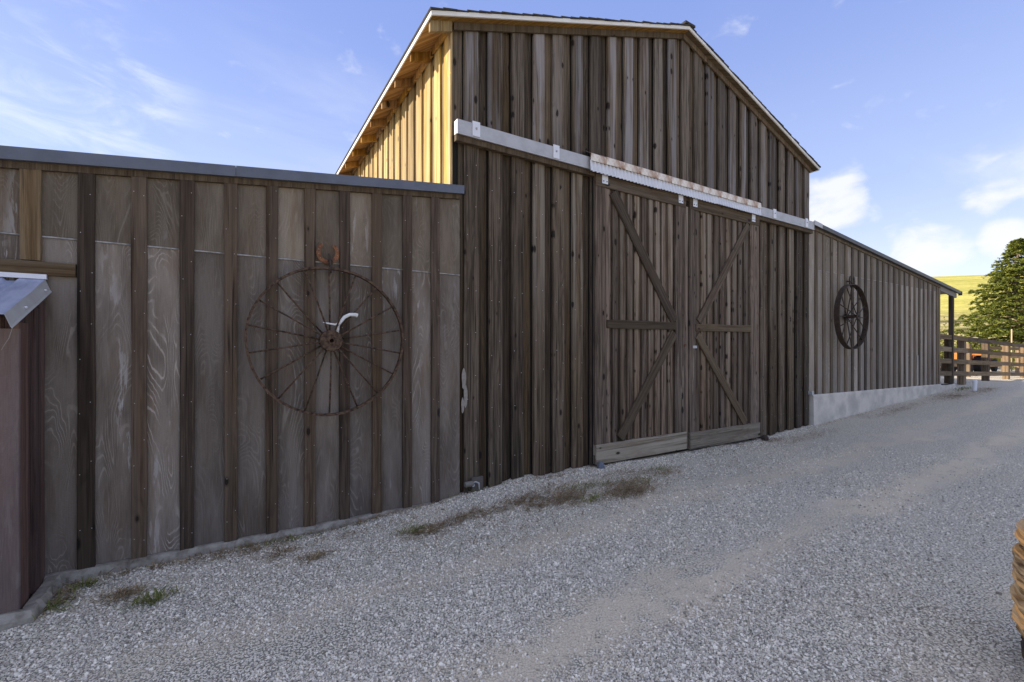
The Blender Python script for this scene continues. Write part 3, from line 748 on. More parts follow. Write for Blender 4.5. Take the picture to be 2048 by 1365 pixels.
sloped('roof_sheet', RX0+.01, 18.0, rw_top(RX0)-.004, rw_top(18.0)-.004, .04, -.062, 6.0, M_bronze, rw)
sloped('porch_beam', RX1+.022, 17.86, rw_top(RX1)-.08, rw_top(17.86)-.08, .12, -.058, -.01, plain('porch beam paint', (.24, .22, .20), .8), rw)
box('porch_header', RX1+.024, 17.80, .9, .96, 2.97, 3.09, M_rbat, rw)
box('porch_post', 17.56, 17.66, -.055, .045, .56, 3.14, M_rbat, rw)
box('gutter_end', 17.985, 18.02, -.14, -.06, rw_top(18)-.11, rw_top(18)+.005, M_bronze, rw)
# concrete base
vs = []; nf = 40
for i in range(nf+1):
    x = 9.56+(17.66-9.56)*i/nf; t = pbase(x)-.004 if x < 16.6 else .575+.004*math.sin(i)
    vs += [(x, .15 if x < 16.6 else .8, t), (x, -.075, t), (x, -.085-.006*math.sin(i*1.3), t-.02), (x, -.095-.008*math.sin(i*2.3), -.3), (x, .15 if x < 16.6 else .8, -.3)]
fs = [(i*5+j, i*5+(j+1) % 5, i*5+5+(j+1) % 5, i*5+5+j) for i in range(nf) for j in range(5)]
o = mesh('concrete_base', [(x-13, y, z) for x, y, z in vs], [f[::-1] for f in fs] + [(0, 1, 2, 3, 4), tuple(nf*5+4-j for j in range(5))], M_conc, (13, 0, 0), rw)
bar('porch_sill', (RX1+.03, -.088, .60), (17.4, -.088, .585), .025, .02, (0, -1, 0), M_dark, rw)
box('wall_box', 9.47, 9.54, -.10, -.03, .70, .77, M_galv, rw)
box('pale_drip_mark', 14.92, 14.96, -.0535, -.0505, .66, 1.42, M_conc, rw)

# ------------------------------------------------------------ iron wheels
def wheel(name, label, cat, c0, Rr, y_wall, rimw, rimt, nsp, hub, mrim, tilt=.05):
    cx, cz = c0
    yc = y_wall-hub[1]/2-.005
    t = thing(name, label, cat, (cx, yc, cz), 'iron wheels hung on the barn wings')
    seg = 72; vs = []; fs = []
    for i in range(seg):
        a = 2*math.pi*i/seg; rr = Rr+.004*math.sin(3*a+.5)+.002*math.sin(7*a)
        for (dr_, dy) in ((0, -rimw/2), (0, rimw/2), (-rimt, rimw/2), (-rimt, -rimw/2)):
            vs.append(((rr+dr_)*math.cos(a), dy+tilt*.25*math.sin(a), (rr+dr_)*math.sin(a)))
    for i in range(seg):
        for j in range(4):
            a = i*4+j; b_ = i*4+(j+1) % 4; c_ = ((i+1) % seg)*4+(j+1) % 4; d_ = ((i+1) % seg)*4+j; fs.append((a, b_, c_, d_))
    mesh('rim', vs, fs, mrim, (cx, yc, cz), t)
    for i in range(nsp):
        a = 2*math.pi*(i+.5*(nsp % 4 == 2))/nsp + math.pi/2*0 + U(-.02, .02)
        dy = hub[1]*.36*(-1 if i % 2 else 1); a2 = a+U(-.035, .035)
        h0 = (cx+hub[0]*.8*math.cos(a2), yc+dy, cz+hub[0]*.8*math.sin(a2)); r1 = Rr-rimt
        r1 = r1*(1 if i % 5 else .985)
        h1 = (cx+r1*math.cos(a), yc+U(-.006, .006), cz+r1*math.sin(a))
        mid = tuple((p+q)/2+U(-.004, .004) for p, q in zip(h0, h1))
        tube('spoke', [h0, mid, h1], [.0082 if hub[1] < .2 else .010]*3, mrim, t, 6)
    r_, L_ = hub
    lathe('hub', [(r_*.72, -L_/2), (r_, -L_/2), (r_, -L_/2+.02), (r_*.55, -L_/2+.03), (r_*.5, L_/2-.035), (r_, L_/2-.02), (r_, L_/2), (r_*.96, L_/2+.004), (r_*.35, L_/2+.002), (r_*.3, L_/2+.014), (r_*.2, L_/2+.014), (r_*.17, L_/2-.05), (.0, L_/2-.05)], M_rust if r_ > .08 else M_iron, (cx, yc, cz), t, 28, 'Y')
    return t, yc
wl, ycl = wheel('wagon_wheel', 'large thin-rimmed rusty wheel with eighteen thin spokes on the left wing below an orange horseshoe', 'wheel', (.735, 1.668), .675, PY-.032, .046, .020, 18, (.095, .11), M_rust)
wr, ycr = wheel('wagon_wheel', 'wide-rimmed dark iron wheel with a long hub hung on the right wing', 'wheel', (10.93, 2.26), .675, -.055, .10, .014, 16, (.065, .24), M_iron, 0)
def horseshoe(cx, y, cz, sc, mat, label, ang=0.):
    vs = []; fs = []; nn = 22
    for i in range(nn+1):
        t = i/nn; a = R(-212)+R(244)*t
        a = R(-90)+(t-.5)*R(285)
        wdt = .030+.010*math.sin(math.pi*t)
        rx, rz = .072, .070
        for rr, dy in ((1, 0), (1, -.012), (0, -.012), (0, 0)):
            r0x = rx+rr*wdt-.008; r0z = rz+rr*wdt
            vs.append((sc*r0x*math.cos(a), sc*dy, sc*(r0z*math.sin(a)+.0)))
    for i in range(nn):
        for j in range(4): a_ = i*4+j; b_ = i*4+(j+1) % 4; fs.append((a_, b_, b_+4, a_+4))
    fs += [(0, 1, 2, 3), (nn*4+3, nn*4+2, nn*4+1, nn*4)]
    t_ = thing('horseshoe', label, 'horseshoe', (cx, y, cz), 'rusty horseshoes above the wheels')
    mesh('shoe', vs, fs, mat, (cx, y, cz), t_)
    for k in (3, 5, 7, 15, 17, 19):
        a = R(-90)+(k/nn-.5)*R(285)
        mesh('nail_hole', *tubeverts([(0, 0, 0), (0, -.003, 0)], [.0045*sc, .004*sc], 6), M_paint, (cx+sc*.082*math.cos(a), y-.0125*sc, cz+sc*.090*math.sin(a)), t_)
    return t_
horseshoe(.722, PY-.030, 2.480, 1.0, M_rusto, 'orange rusted horseshoe with open end up above the large left wheel')
horseshoe(11.12, -.10, 3.02, 1.35, M_iron, 'dark horseshoe with open end up above the wheel on the right wing')
hk = thing('wall_hook', 'rusty iron hook holding the large left wheel below the horseshoe', 'hook', (.735, PY-.05, 2.36))
tube('hook', [(.732, PY-.024, 2.47), (.732, PY-.06, 2.44), (.735, PY-.085, 2.37), (.735, PY-.10, 2.32), (.737, PY-.085, 2.29), (.737, PY-.05, 2.295)], [.006, .010, .012, .012, .010, .007], M_iron, hk)
tube('chain_link', [(.735+.02*math.cos(a), PY-.075, 2.385+.028*math.sin(a)) for a in np.linspace(0, 6.28, 12)], .006, M_iron, hk, 6)
hk2 = thing('wall_hook', 'dark iron hook holding the wide-rimmed wheel on the right wing', 'hook', (11.05, -.1, 2.95))
tube('hook', [(11.03, -.05, 3.02), (11.0, -.14, 2.99), (10.98, -.20, 2.93), (10.98, -.17, 2.90)], .012, M_iron, hk2)
an = thing('antler', 'small bleached white forked antler stuck behind the hub of the large left wheel', 'antler', (.78, PY-.1, 1.76))
ay = PY-.085
tube('beam', [(.79, ay, 1.72), (.795, ay-.02, 1.78), (.815, ay-.03, 1.84), (.85, ay-.035, 1.885), (.895, ay-.035, 1.91), (.945, ay-.03, 1.912), (.968, ay-.03, 1.905)], [.017, .017, .016, .016, .016, .017, .02], M_bone, an, 10)
tube('tine', [(.808, ay-.028, 1.828), (.77, ay-.03, 1.815), (.72, ay-.04, 1.822), (.665, ay-.045, 1.832)], [.011, .009, .007, .003], M_bone, an, 8)

# ------------------------------------------------------------ faucet and plate at the barn foot
fc = thing('faucet', 'small metal faucet and square grey plate low on the dark barn boards', 'faucet', (2.27, -.06, .1))
box('backplate', 2.20, 2.335, -.075, -.044, .0, .185, plain('dull grey plate', (.115, .098, .085), .8), fc)
lathe('valve', [(0, 0), (.026, 0), (.03, .01), (.03, .085), (.026, .10), (0, .10)], plain('corroded brass', (.22, .2, .17), .7, .2), (2.11, -.075, .125), fc, 14, 'X')
tube('spout', [(2.20, -.08, .135), (2.235, -.10, .145), (2.262, -.11, .13), (2.268, -.112, .06)], .009, M_galv, fc)
lathe('knob', [(0, 0), (.018, 0), (.018, .02), (0, .02)], M_galv, (2.205, -.075, .11), fc, 10, 'Y')
tube('riser_pipe', [(2.15, -.06, .12), (2.15, -.06, -.15)], .010, M_iron, fc)

# ------------------------------------------------------------ fences
fn = thing('board_fence', 'weathered four-rail board fence running right from the end of the barn wing', 'fence', (16.6, 0, .5))
def rail_z(x, k): return 2.01-.345*k-(x-16.55)*(.0275+.0015*k)
xr_ = [16.55, 19.0, 23.75, 28.6, 33.5]
for k in range(4):
    for a, b_ in zip(xr_[:-1], xr_[1:]):
        o1, o2 = U(-.008, .008), U(-.008, .008)
        bar('rail', (a+.004, -.03, rail_z(a, k)-.068+o1), (b_-.004, -.03, rail_z(b_, k)-.068+o2), .135, .04, (0, -1, 0), M_fence, fn, wob=.004, seg=6)
for x in (17.78, 18.9, 21.3, 23.72, 26.15, 28.6, 31.0):
    zb_ = float(ground(x, .1))-.2
    bar('post', (x, .012, zb_), (x+U(-.01, .01), .012, rail_z(x, 0)+.0), .19, .16, (0, -1, 0), M_post, fn, ch=.008)
fn2 = thing('board_fence', 'sunlit plain board fence standing behind the weathered one in front of the orange tractor', 'fence', (25, 1.3, .4))
M_post2 = wood('pale post wood', (.20, .14, .085), (.36, .27, .17), (.42, .34, .24), blue=.3, knots=.2)
for x in (24.9, 27.35, 29.8, 32.2):
    bar('post', (x, 1.3, .2), (x, 1.3, 1.80), .14, .12, (0, -1, 0), M_post2, fn2)
for z in (1.62, 1.25, .88):
    bar('rail', (27.2, 1.26, z), (32.3, 1.26, z-.05), .14, .035, (0, -1, 0), M_post2, fn2)

# ------------------------------------------------------------ white vent pipe
vp = thing('vent_pipe', 'short white capped plastic pipe standing in the gravel by the fence', 'pipe', (17.03, -.62, .44))
lathe('pipe', [(.046, -.15), (.046, .25), (.0, .25)], M_pvc, (17.03, -.62, .42), vp, 20)
lathe('cap', [(.052, 0), (.053, .01), (.053, .075), (.046, .095), (.0, .10)], M_pvc, (17.03, -.62, .64), vp, 20)

# ------------------------------------------------------------ machinery and lumber beyond the fence
tx, ty, tz = 30.3, 2.9, .40
tr_ = thing('tractor', 'small orange tractor parked behind the board fences', 'tractor', (tx, ty, tz))
box('hood', tx-1.1, tx+.1, ty-.3, ty+.3, tz+.55, tz+.98, M_orange, tr_)
box('chassis', tx-1.1, tx+.9, ty-.2, ty+.2, tz+.33, tz+.55, M_iron, tr_)
box('engine_deck', tx+.1, tx+.5, ty-.32, ty+.32, tz+.5, tz+.85, M_orange, tr_)
box('seat', tx+.45, tx+.85, ty-.22, ty+.22, tz+.85, tz+.93, M_iron, tr_)
box('seat_back', tx+.80, tx+.87, ty-.22, ty+.22, tz+.93, tz+1.25, M_iron, tr_)
for s_ in (-1, 1):
    for (wx_, rr, ww) in ((.65, .42, .28), (-.85, .27, .18)):
        o = lathe('wheel', [(rr*.55, -ww/2), (rr*.95, -ww/2), (rr, -ww/3), (rr, ww/3), (rr*.95, ww/2), (rr*.55, ww/2)], M_tyre, (tx+wx_, ty+s_*.5, tz+rr), tr_, 24, 'Y')
        lathe('wheel_disc', [(0, -ww*.3), (rr*.56, -ww*.3), (rr*.56, ww*.3), (0, ww*.3)], M_orange, (tx+wx_, ty+s_*.5, tz+rr), o, 16, 'Y')
    box('fender', tx+.25, tx+1.05, ty+s_*.5-.16, ty+s_*.5+.16, tz+.87, tz+.92, M_orange, tr_)
tube('exhaust', [(tx-.5, ty-.1, tz+.95), (tx-.5, ty-.1, tz+1.45)], .03, M_iron, tr_)
tube('steering_column', [(tx+.1, ty, tz+.95), (tx+.28, ty, tz+1.2)], .02, M_iron, tr_)
tube('steering_wheel', [(tx+.28+.05*math.cos(a), ty+.17*math.sin(a), tz+1.2+.14*math.cos(a)) for a in np.linspace(0, 6.28, 14)], .014, M_iron, tr_, 6)
mb = thing('farm_implement', 'rusty red brown implement with black wheels right of the orange tractor', 'farm machine', (33.0, 2.9, .4))
box('frame', 32.2, 34.0, 2.6, 3.2, .85, 1.10, M_redbrown, mb); box('hopper', 32.5, 33.4, 2.55, 3.25, 1.1, 1.45, M_redbrown, mb)
for x in (32.4, 33.7): lathe('wheel', [(.12, -.08), (.30, -.08), (.32, 0), (.30, .08), (.12, .08)], M_tyre, (x, 2.45, .70), mb, 18, 'Y')
def lumber(x, y, n_, m_, label):
    t = thing('lumber_stack', label, 'lumber', (x, y, float(ground(x, y))), 'stacks of pale planks beyond the fence')
    for j in range(m_):
        for i in range(n_):
            z = float(ground(x, y))+.06+j*.075
            bar('plank', (x-1.1+U(-.1, .1), y+i*.16, z), (x+1.1+U(-.2, .2), y+i*.16+U(-.03, .03), z+U(-.01, .02)), .14, .05, (0, -1, .0) if False else (0, 0, 1), M_lumber, t)
lumber(22.8, 2.3, 5, 6, 'low stack of pale planks lying behind the fence nearest the barn wing')
lumber(26.6, 3.0, 5, 5, 'low stack of pale planks lying left of the orange tractor')
# bent white tube rack near the porch
tag(tube('pipe_hoop', [(20.9, 1.5, .5), (20.9, 1.5, 1.5), (21.0, 1.5, 1.75), (21.25, 1.5, 1.88), (21.6, 1.5, 1.86), (21.8, 1.5, 1.7)], .022, M_pvc, None, 8), 'bent white metal tube rising behind the fence beside the porch post', 'pipe')
for x, y, h_, lb in ((30.0, 4.4, 3.3, 'thin tan wooden stake before the scrub left of the conifer'), (34.6, 2.0, 2.6, 'thin tan wooden stake before the conifer trunk')):
    tag(tube('wooden_stake', [(x, y, .3), (x+.03, y, h_)], .03, M_stake, None, 6), lb, 'stake')

# ------------------------------------------------------------ foliage
def leaves(name, cen, nrm_up, size, mat, parent, loc, aspect=2.2):
    """one mesh of small pointed leaf faces at the points cen"""
    N = len(cen); cen = np.asarray(cen)-np.array(loc)
    d1 = rng.normal(size=(N, 3)); d1[:, 2] *= (1-nrm_up); d1 /= np.linalg.norm(d1, axis=1)[:, None]
    d2 = np.cross(d1, rng.normal(size=(N, 3))+np.array([0, 0, 2*nrm_up])); d2 /= np.linalg.norm(d2, axis=1)[:, None]
    s = size*rng.uniform(.6, 1.4, (N, 1))
    a = cen-d1*s*aspect*.5; b_ = cen+d2*s*.5; c_ = cen+d1*s*aspect*.5; d_ = cen-d2*s*.5
    co = np.stack([a, b_, c_, d_], 1).reshape(-1, 3)
    me = bpy.data.meshes.new(name); me.vertices.add(4*N); me.vertices.foreach_set('co', co.ravel())
    me.loops.add(4*N); me.loops.foreach_set('vertex_index', np.arange(4*N, dtype=np.int32))
    me.polygons.add(N); me.polygons.foreach_set('loop_start', np.arange(0, 4*N, 4, dtype=np.int32)); me.polygons.foreach_set('loop_total', np.full(N, 4, dtype=np.int32))
    me.update(); me.validate()
    at = me.attributes.new('tone', 'FLOAT', 'POINT'); at.data.foreach_set('value', np.repeat(rng.uniform(0, 1, N), 4))
    me.materials.append(mat); o = bpy.data.objects.new(name, me); return reg(o, loc, parent)

M_bark = plain('bark', (.22, .17, .11), .95, 0, .6, 9, bmp=.8)
def conifer(x, y, z0, H_, Rm, label, nbr=190, per=230, seedv=3):
    global rng
    rng = np.random.default_rng(seedv); random.seed(seedv)
    t = thing('conifer_tree', label, 'tree', (x, y, z0))
    tube('trunk', [(x, y, z0-.3), (x+.1, y, z0+H_*.3), (x-.05, y+.05, z0+H_*.65), (x+.05, y, z0+H_*.97)], [.28, .2, .11, .02], M_bark, t, 10)
    pts = []; limb_v = []; limb_f = []
    for i in range(nbr):
        h = (i+.5)/nbr; h = h**1.15; az = i*2.399+U(-.3, .3)
        rad = min(Rm, Rm*1.42*(1-h))*U(.62, 1.12)+.22
        if h < .10: rad *= .85
        if .82 < h < .87 and i % 2: continue
        zb_ = z0+.25+h*(H_-.35)
        dirv = np.array([math.cos(az), math.sin(az)])
        L_ = rad
        # droop then upturned tip
        ts = np.linspace(0, 1, 6)
        P = [Vector((x+dirv[0]*L_*q, y+dirv[1]*L_*q, zb_+.10*L_*q-.30*L_*q*q+.16*L_*q**4)) for q in ts]
        vs_, fs_ = tubeverts([tuple(p) for p in P], [.035*(1-.75*q)+.006 for q in ts], 4)
        k = len(limb_v); limb_v += [(v[0]-x, v[1]-y, v[2]-z0) for v in vs_]; limb_f += [tuple(a+k for a in f) for f in fs_]
        M_ = int(per*(.35+L_/Rm))
        q = rng.uniform(.22, 1.03, M_)**.8
        spread = (.16+.24*L_/Rm*1.2)*np.sqrt(np.clip(1.15-q, .08, 1))*1.35
        lat = rng.normal(size=M_)*spread
        # sprays group in pads along the limb
        pad = np.round(q*5)/5; q = q*.45+pad*.55
        px_ = x+dirv[0]*L_*q-dirv[1]*lat; py_ = y+dirv[1]*L_*q+dirv[0]*lat
        pz_ = zb_+.10*L_*q-.30*L_*q*q+.16*L_*q**4-np.abs(lat)*.25+rng.normal(size=M_)*.035
        pts.append(np.stack([px_, py_, pz_], 1))
    mesh('limbs', limb_v, limb_f, M_bark, (x, y, z0), t)
    leaves('crown', np.concatenate(pts), 0.6, .062, M_conif, t, (x, y, z0), 2.6)
    return t
conifer(41.4, 3.0, .7, 7.75, 3.35, 'tall bright green conifer with layered boughs at the right edge beyond the fences', nbr=165, per=430)
conifer(45.5, -1.5, .9, 6.0, 3.6, 'second dense conifer standing behind and right of the tall one', nbr=110, per=200, seedv=5)
random.seed(11); rng = np.random.default_rng(11)
def bush(x, y, w_, h_, label, n_=2500, size=.06, mat=None):
    z0 = float(ground(x, y)); t = thing('bush', label, 'bush', (x, y, z0), 'low scrub beyond the fence')
    pts = []
    for k in range(14):
        c_ = np.array([x+U(-.7, .7)*w_, y+U(-.7, .7)*w_, z0+h_*U(.25, .8)])
        r_ = U(.25, .45)*w_
        v = rng.normal(size=(n_//14, 3)); v /= np.linalg.norm(v, axis=1)[:, None]; v *= rng.uniform(.55, 1.05, (n_//14, 1))
        pts.append(c_+v*np.array([r_, r_, min(r_, h_*.35)]))
    leaves('foliage', np.concatenate(pts), .2, size, mat or M_bush, t, (x, y, z0), 1.8)
    for k in range(3): tube('stem', [(x+U(-.2, .2), y+U(-.2, .2), z0-.1), (x+U(-.5, .5)*w_, y, z0+h_*.6)], [.03, .01], M_bark, t, 5)
for i, (x, y, w_, h_, lb) in enumerate([
    (36.5, 9.5, 2.0, 2.6, 'pale green scrub bush behind the porch post'),
    (38.5, 7.0, 2.2, 2.8, 'yellow green scrub bush between porch post and conifer'),
    (34.0, 6.5, 1.6, 1.9, 'low bush behind the stacks of pale planks'),
    (41.5, 12.0, 2.4, 2.6, 'scrub bush higher on the slope seen through the porch opening'),
    (36.0, 4.6, 1.3, 1.5, 'low bush at the foot of the conifer behind the orange tractor'),
    (37.2, 1.6, 1.5, 1.5, 'low leafy bush under the conifer right of the red brown implement'),
    (38.8, -.4, 1.6, 1.6, 'low leafy bush at the right edge beyond the fence'),
    (46.0, 15.5, 3.0, 2.4, 'wide scrub bush on the lower hillside')]):
    bush(x, y, w_, h_, lb)

# ------------------------------------------------------------ loose straw and weeds on the gravel
def patch(name, label, cat, spots, mat, ln, wd):
    vs = []; fs = []; tone = []
    for (cx, cy, rx, ry, cnt, up) in spots:
        for _ in range(int(cnt*1.15)):
            x = random.gauss(cx, rx*.62); y = random.gauss(cy, ry*.62)
            if math.sin(x*31+cy*9)*math.sin(y*47+cx*7)+U(-.5, .5) < -.02: continue
            if y > -.06: y = -.06-U(0, .1)
            z = float(ground(x, y))+.010+U(0, .012)
            a = U(0, 6.28); L_ = ln*U(.4, 1.5); e = U(0, up)*(.55 if name == 'dry_grass' else 1)
            dx, dy = math.cos(a)*L_, math.sin(a)*L_; px_, py_ = -math.sin(a)*wd/2, math.cos(a)*wd/2
            k = len(vs); b_ = U(-.01, .015)
            vs += [(x-px_, y-py_, z), (x+px_, y+py_, z+.001), (x+dx*.5+px_, y+dy*.5+py_, z+e*L_*.7+abs(b_)), (x+dx*.5-px_, y+dy*.5-py_, z+e*L_*.7+abs(b_)), (x+dx, y+dy, z+e*L_+b_*.4+.003)]
            fs += [(k, k+1, k+2, k+3), (k+3, k+2, k+4)]; tt = U(0, 1); tone += [tt]*5
    me = bpy.data.meshes.new(name); me.from_pydata(vs, [], fs); me.update(); me.materials.append(mat)
    at = me.attributes.new('tone', 'FLOAT', 'POINT'); at.data.foreach_set('value', tone)
    o = bpy.data.objects.new(name, me); C.objects.link(o); WL[o.name] = Vector((0, 0, 0)); o['kind'] = 'stuff'; return tag(o, label, cat)
straw = [(-.4, -.16, .8, .03, 420, .5), (.9, -.14, .9, .03, 380, .5), (-1.0, -.35, .06, .2, 200, .5), (3.3, -.16, .8, .04, 260, .5), (6.6, -.2, 1.2, .05, 300, .4), (11, -.2, 1.6, .05, 300, .4), (2.3, -1.0, 1.4, .35, 420, .3), (5.2, -1.0, 1.2, .3, 260, .3), (1.48, -.68, .20, .10, 420, .4), (1.85, -.63, .25, .10, 420, .3), (2.15, -.66, .25, .10, 160, .3), (2.55, -.60, .22, .09, 500, .3), (2.62, -.80, .2, .08, 350, .3), (2.95, -.80, .22, .16, 900, .35),
         (3.6, -1.05, .28, .14, 1300, .35), (3.75, -.85, .3, .12, 500, .3), (.3, -.42, .12, .08, 160, .4), (.53, -.62, .15, .08, 200, .4), (-.65, -.52, .10, .07, 260, .5), (.05, -.25, .3, .05, 200, .4),
         (3.0, -.50, .6, .12, 260, .3), (4.5, -.75, .3, .1, 260, .3), (4.1, -.55, .4, .12, 220, .3), (1.0, -.35, .7, .08, 150, .3), (8.5, -.5, .9, .15, 400, .3), (12.5, -.45, 1.2, .15, 700, .3), (15.6, -.55, .9, .25, 1500, .4), (17.3, -.75, .9, .2, 900, .4), (7.8, -.28, .25, .08, 200, .4)]
patch('dry_grass', 'scattered patches of dry brown straw on the gravel along the barn wall', 'dry grass', straw, M_straw, .07, .0058)
weeds = [(-.47, -.72, .10, .06, 240, .8), (3.45, -.70, .35, .10, 160, .6), (3.1, -1.0, .12, .06, 120, .7), (1.35, -.60, .12, .06, 160, .7), (4.6, -.60, .25, .08, 140, .6), (2.2, -.07, .3, .02, 70, .6), (-.9, -.25, .12, .06, 140, .7), (-1.0, -.5, .1, .08, 120, .6), (4.0, -.9, .3, .1, 140, .5), (3.2, -.65, .2, .1, 120, .6), (17.2, -.35, .5, .1, 300, .8), (.35, -.2, .3, .03, 120, .6), (6.5, -.4, 1.0, .1, 160, .5)]
patch('weeds', 'sparse green weeds growing in the gravel near the wall', 'weeds', weeds, M_weed, .06, .006)

# ------------------------------------------------------------ gravel stones
def scatter():
    P = []; SZ = []
    def add(n_, fx, fy, smin, smax):
        x = fx(n_); y = fy(n_); keep = (y < -.07) & ~((x < -1.06) & (y > -.62)) & (x > -3)
        x, y = x[keep], y[keep]; s = rng.uniform(0, 1, len(x))**2.2*(smax-smin)+smin
        z = ground(x, y)+s*.12; P.append(np.stack([x, y, z], 1)); SZ.append(s)
    # thinning with distance from where one stands
    def polar(n_, rmin, rmax, smin, smax):
        r = np.exp(rng.uniform(np.log(rmin), np.log(rmax), n_)); a = rng.uniform(R(-22), R(82), n_)
        x = r*np.sin(a); y = -4.5+r*np.cos(a); keep = (y < -.07) & ~((x < -1.06) & (y > -.62))
        x, y = x[keep], y[keep]
        dz = .5+.5*np.sin(2.1*y+.4*np.sin(x*.8)+.3); wob_ = .45*np.sin(x*.9+1.3)+.2*np.sin(x*2.3); tr = 1.2*np.exp(-((y+2.5+wob_*.25)/.27)**2)+.8*np.exp(-((y+1.45+wob_*.4)/.2)**2)+np.exp(-((y+3.9+wob_*.4)/.35)**2); patchy = .62+.38*np.sin(1.7*x+.8*y)*np.sin(.9*x-1.9*y+1)+.2*np.sin(9*x+3*y)*np.sin(7*y-4*x)
        dens = rng.uniform(0, 1, len(x)) < np.clip(1-1.5*tr*patchy, .05, 1)*(.7+.3*dz)
        x, y = x[dens], y[dens]
        s = rng.uniform(0, 1, len(x))**2.5*(smax-smin)+smin
        P.append(np.stack([x, y, ground(x, y)+s*.15], 1)); SZ.append(s)
    polar(260000, 1.6, 9, .0075, .021)
    polar(500, 1.8, 9, .022, .036)
    x = rng.uniform(-1, 9.5, 9000); y = -.08-rng.exponential(.12, 9000); s = rng.uniform(.008, .02, 9000)
    P.append(np.stack([x, y, ground(x, y)+s*.2], 1)); SZ.append(s)
    P_ = np.concatenate(P); S_ = np.concatenate(SZ)
    me = bpy.data.meshes.new('gravel_stones'); me.vertices.add(len(P_)); me.vertices.foreach_set('co', P_.ravel().astype(np.float32))
    for nm, typ, arr in (('size', 'FLOAT', S_), ('shade', 'FLOAT', np.clip(rng.normal(.60, .32, len(P_)), 0, 1))):
        at = me.attributes.new(nm, typ, 'POINT'); at.data.foreach_set('value', arr.astype(np.float32))
    at = me.attributes.new('turn', 'FLOAT_VECTOR', 'POINT'); at.data.foreach_set('vector', (rng.uniform(0, 6.28, (len(P_), 3))*np.array([.25, .25, 1])).ravel().astype(np.float32))
    me.update(); return me
gme = scatter()
go = bpy.data.objects.new('gravel_stones', gme); C.objects.link(go); go['kind'] = 'stuff'; tag(go, 'loose pale grey crushed stone covering the yard', 'gravel')
# one pebble shape, angular
import bmesh
bm = bmesh.new(); bmesh.ops.create_icosphere(bm, subdivisions=1, radius=.5)
random.seed(3)
for v in bm.verts: v.co = Vector((v.co.x*U(.8, 1.25), v.co.y*U(.6, 1.0), v.co.z*U(.45, .75)))
pm = bpy.data.meshes.new('pebble_shape'); bm.to_mesh(pm); bm.free(); pm.materials.append(M_stone)
ng = bpy.data.node_groups.new('stones', 'GeometryNodeTree')
ng.interface.new_socket('Geometry', in_out='INPUT', socket_type='NodeSocketGeometry'); ng.interface.new_socket('Geometry', in_out='OUTPUT', socket_type='NodeSocketGeometry')
gi = ng.nodes.new('NodeGroupInput'); go_ = ng.nodes.new('NodeGroupOutput')
m2p = ng.nodes.new('GeometryNodeMeshToPoints'); ins = ng.nodes.new('GeometryNodeInstanceOnPoints')
def named(nm, typ):
    a = ng.nodes.new('GeometryNodeInputNamedAttribute'); a.data_type = typ; a.inputs[0].default_value = nm; return a.outputs[0]
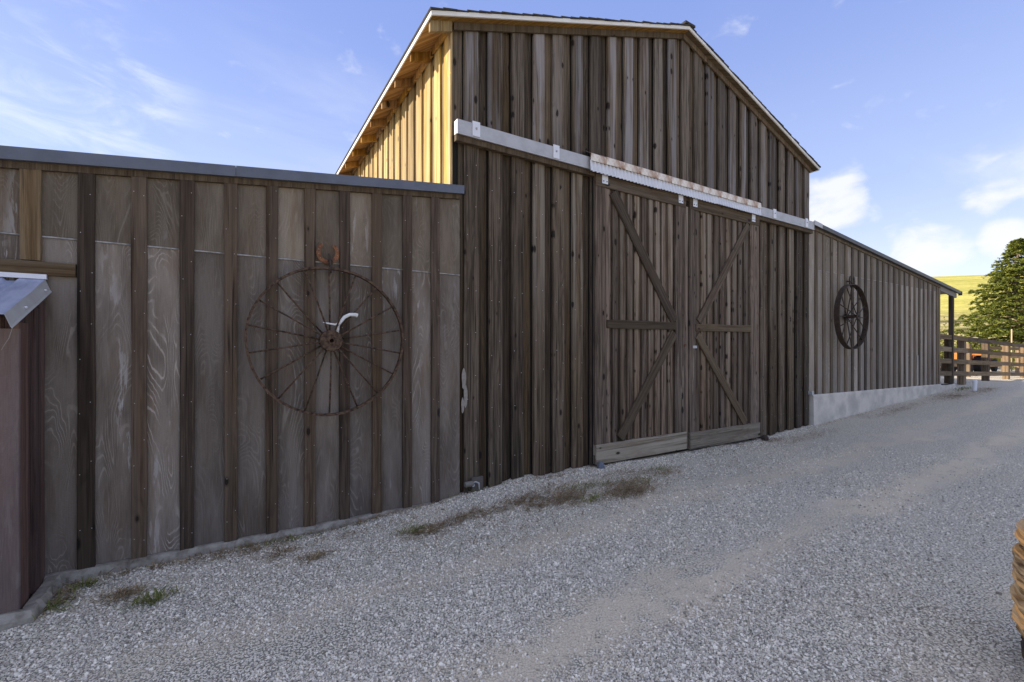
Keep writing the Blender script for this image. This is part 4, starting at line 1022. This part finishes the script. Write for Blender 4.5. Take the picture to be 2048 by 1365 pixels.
# pebble from a mesh primitive inside the group keeps the file free of helper objects
ico = ng.nodes.new('GeometryNodeMeshIcoSphere'); ico.inputs['Radius'].default_value = .5; ico.inputs['Subdivisions'].default_value = 1
sp = ng.nodes.new('GeometryNodeSetPosition'); nz = ng.nodes.new('ShaderNodeTexNoise'); nz.inputs['Scale'].default_value = 1.6
sub = ng.nodes.new('ShaderNodeVectorMath'); sub.operation = 'SUBTRACT'; sub.inputs[1].default_value = (.5, .5, .5)
scv = ng.nodes.new('ShaderNodeVectorMath'); scv.operation = 'MULTIPLY'; scv.inputs[1].default_value = (1.3, 1.3, .9)
ng.links.new(nz.outputs['Color'], sub.inputs[0]); ng.links.new(sub.outputs[0], scv.inputs[0]); ng.links.new(scv.outputs[0], sp.inputs['Offset'])
ng.links.new(ico.outputs['Mesh'], sp.inputs['Geometry'])
tf = ng.nodes.new('GeometryNodeTransform'); tf.inputs['Scale'].default_value = (1.15, .85, .62); ng.links.new(sp.outputs[0], tf.inputs['Geometry'])
sm = ng.nodes.new('GeometryNodeSetMaterial'); sm.inputs['Material'].default_value = M_stone; ng.links.new(tf.outputs[0], sm.inputs['Geometry'])
e2r = ng.nodes.new('FunctionNodeEulerToRotation')
ng.links.new(named('turn', 'FLOAT_VECTOR'), e2r.inputs[0])
ng.links.new(gi.outputs[0], m2p.inputs[0]); ng.links.new(m2p.outputs[0], ins.inputs['Points']); ng.links.new(sm.outputs[0], ins.inputs['Instance'])
ng.links.new(e2r.outputs[0], ins.inputs['Rotation']); ng.links.new(named('size', 'FLOAT'), ins.inputs['Scale'])
ng.links.new(ins.outputs[0], go_.inputs[0])
md = go.modifiers.new('stones', 'NODES'); md.node_group = ng
bpy.data.meshes.remove(pm)

# ------------------------------------------------------------ stump at the right edge
random.seed(5)
sx0, sy0 = .853*2.745+.522*2.0, -4.5-.522*2.745+.853*2.0
stp_ = thing('tree_stump', 'weathered orange brown layered wooden stump at the lower right edge of the gravel', 'stump', (sx0, sy0, -.05))
z = -.06; k = 0; Hs = .90
while z < Hs-.02:
    th = U(.014, .045); t = (z+th/2-.44)/.5
    rad = .352-.09*t*t+U(-.012, .012); seg = 48; vs = []; fs = []
    ph = U(0, 6)
    for lev, (zz, rr) in enumerate(((0, rad-.012), (th*.10, rad-.001), (th*.9, rad+U(-.008, .006)), (th-.002, rad-.014))):
        for i in range(seg):
            a = 2*math.pi*i/seg; r_ = rr+.006*math.sin(3*a+ph)+.003*math.sin(23*a+k)+U(-.003, .003)
            vs.append((r_*math.cos(a), r_*math.sin(a), zz+.004*math.sin(a*2+ph*.3)+.002*math.sin(a*7+ph)))
    for lev in range(3):
        for i in range(seg):
            a = lev*seg+i; b_ = lev*seg+(i+1) % seg; fs.append((a, b_, b_+seg, a+seg))
    fs += [tuple(range(seg-1, -1, -1)), tuple(3*seg+i for i in range(seg))]
    o = mesh('layer', vs, fs, M_stump, (sx0, sy0, z), stp_); o.rotation_euler[2] = U(-.05, .05)
    z += th; k += 1
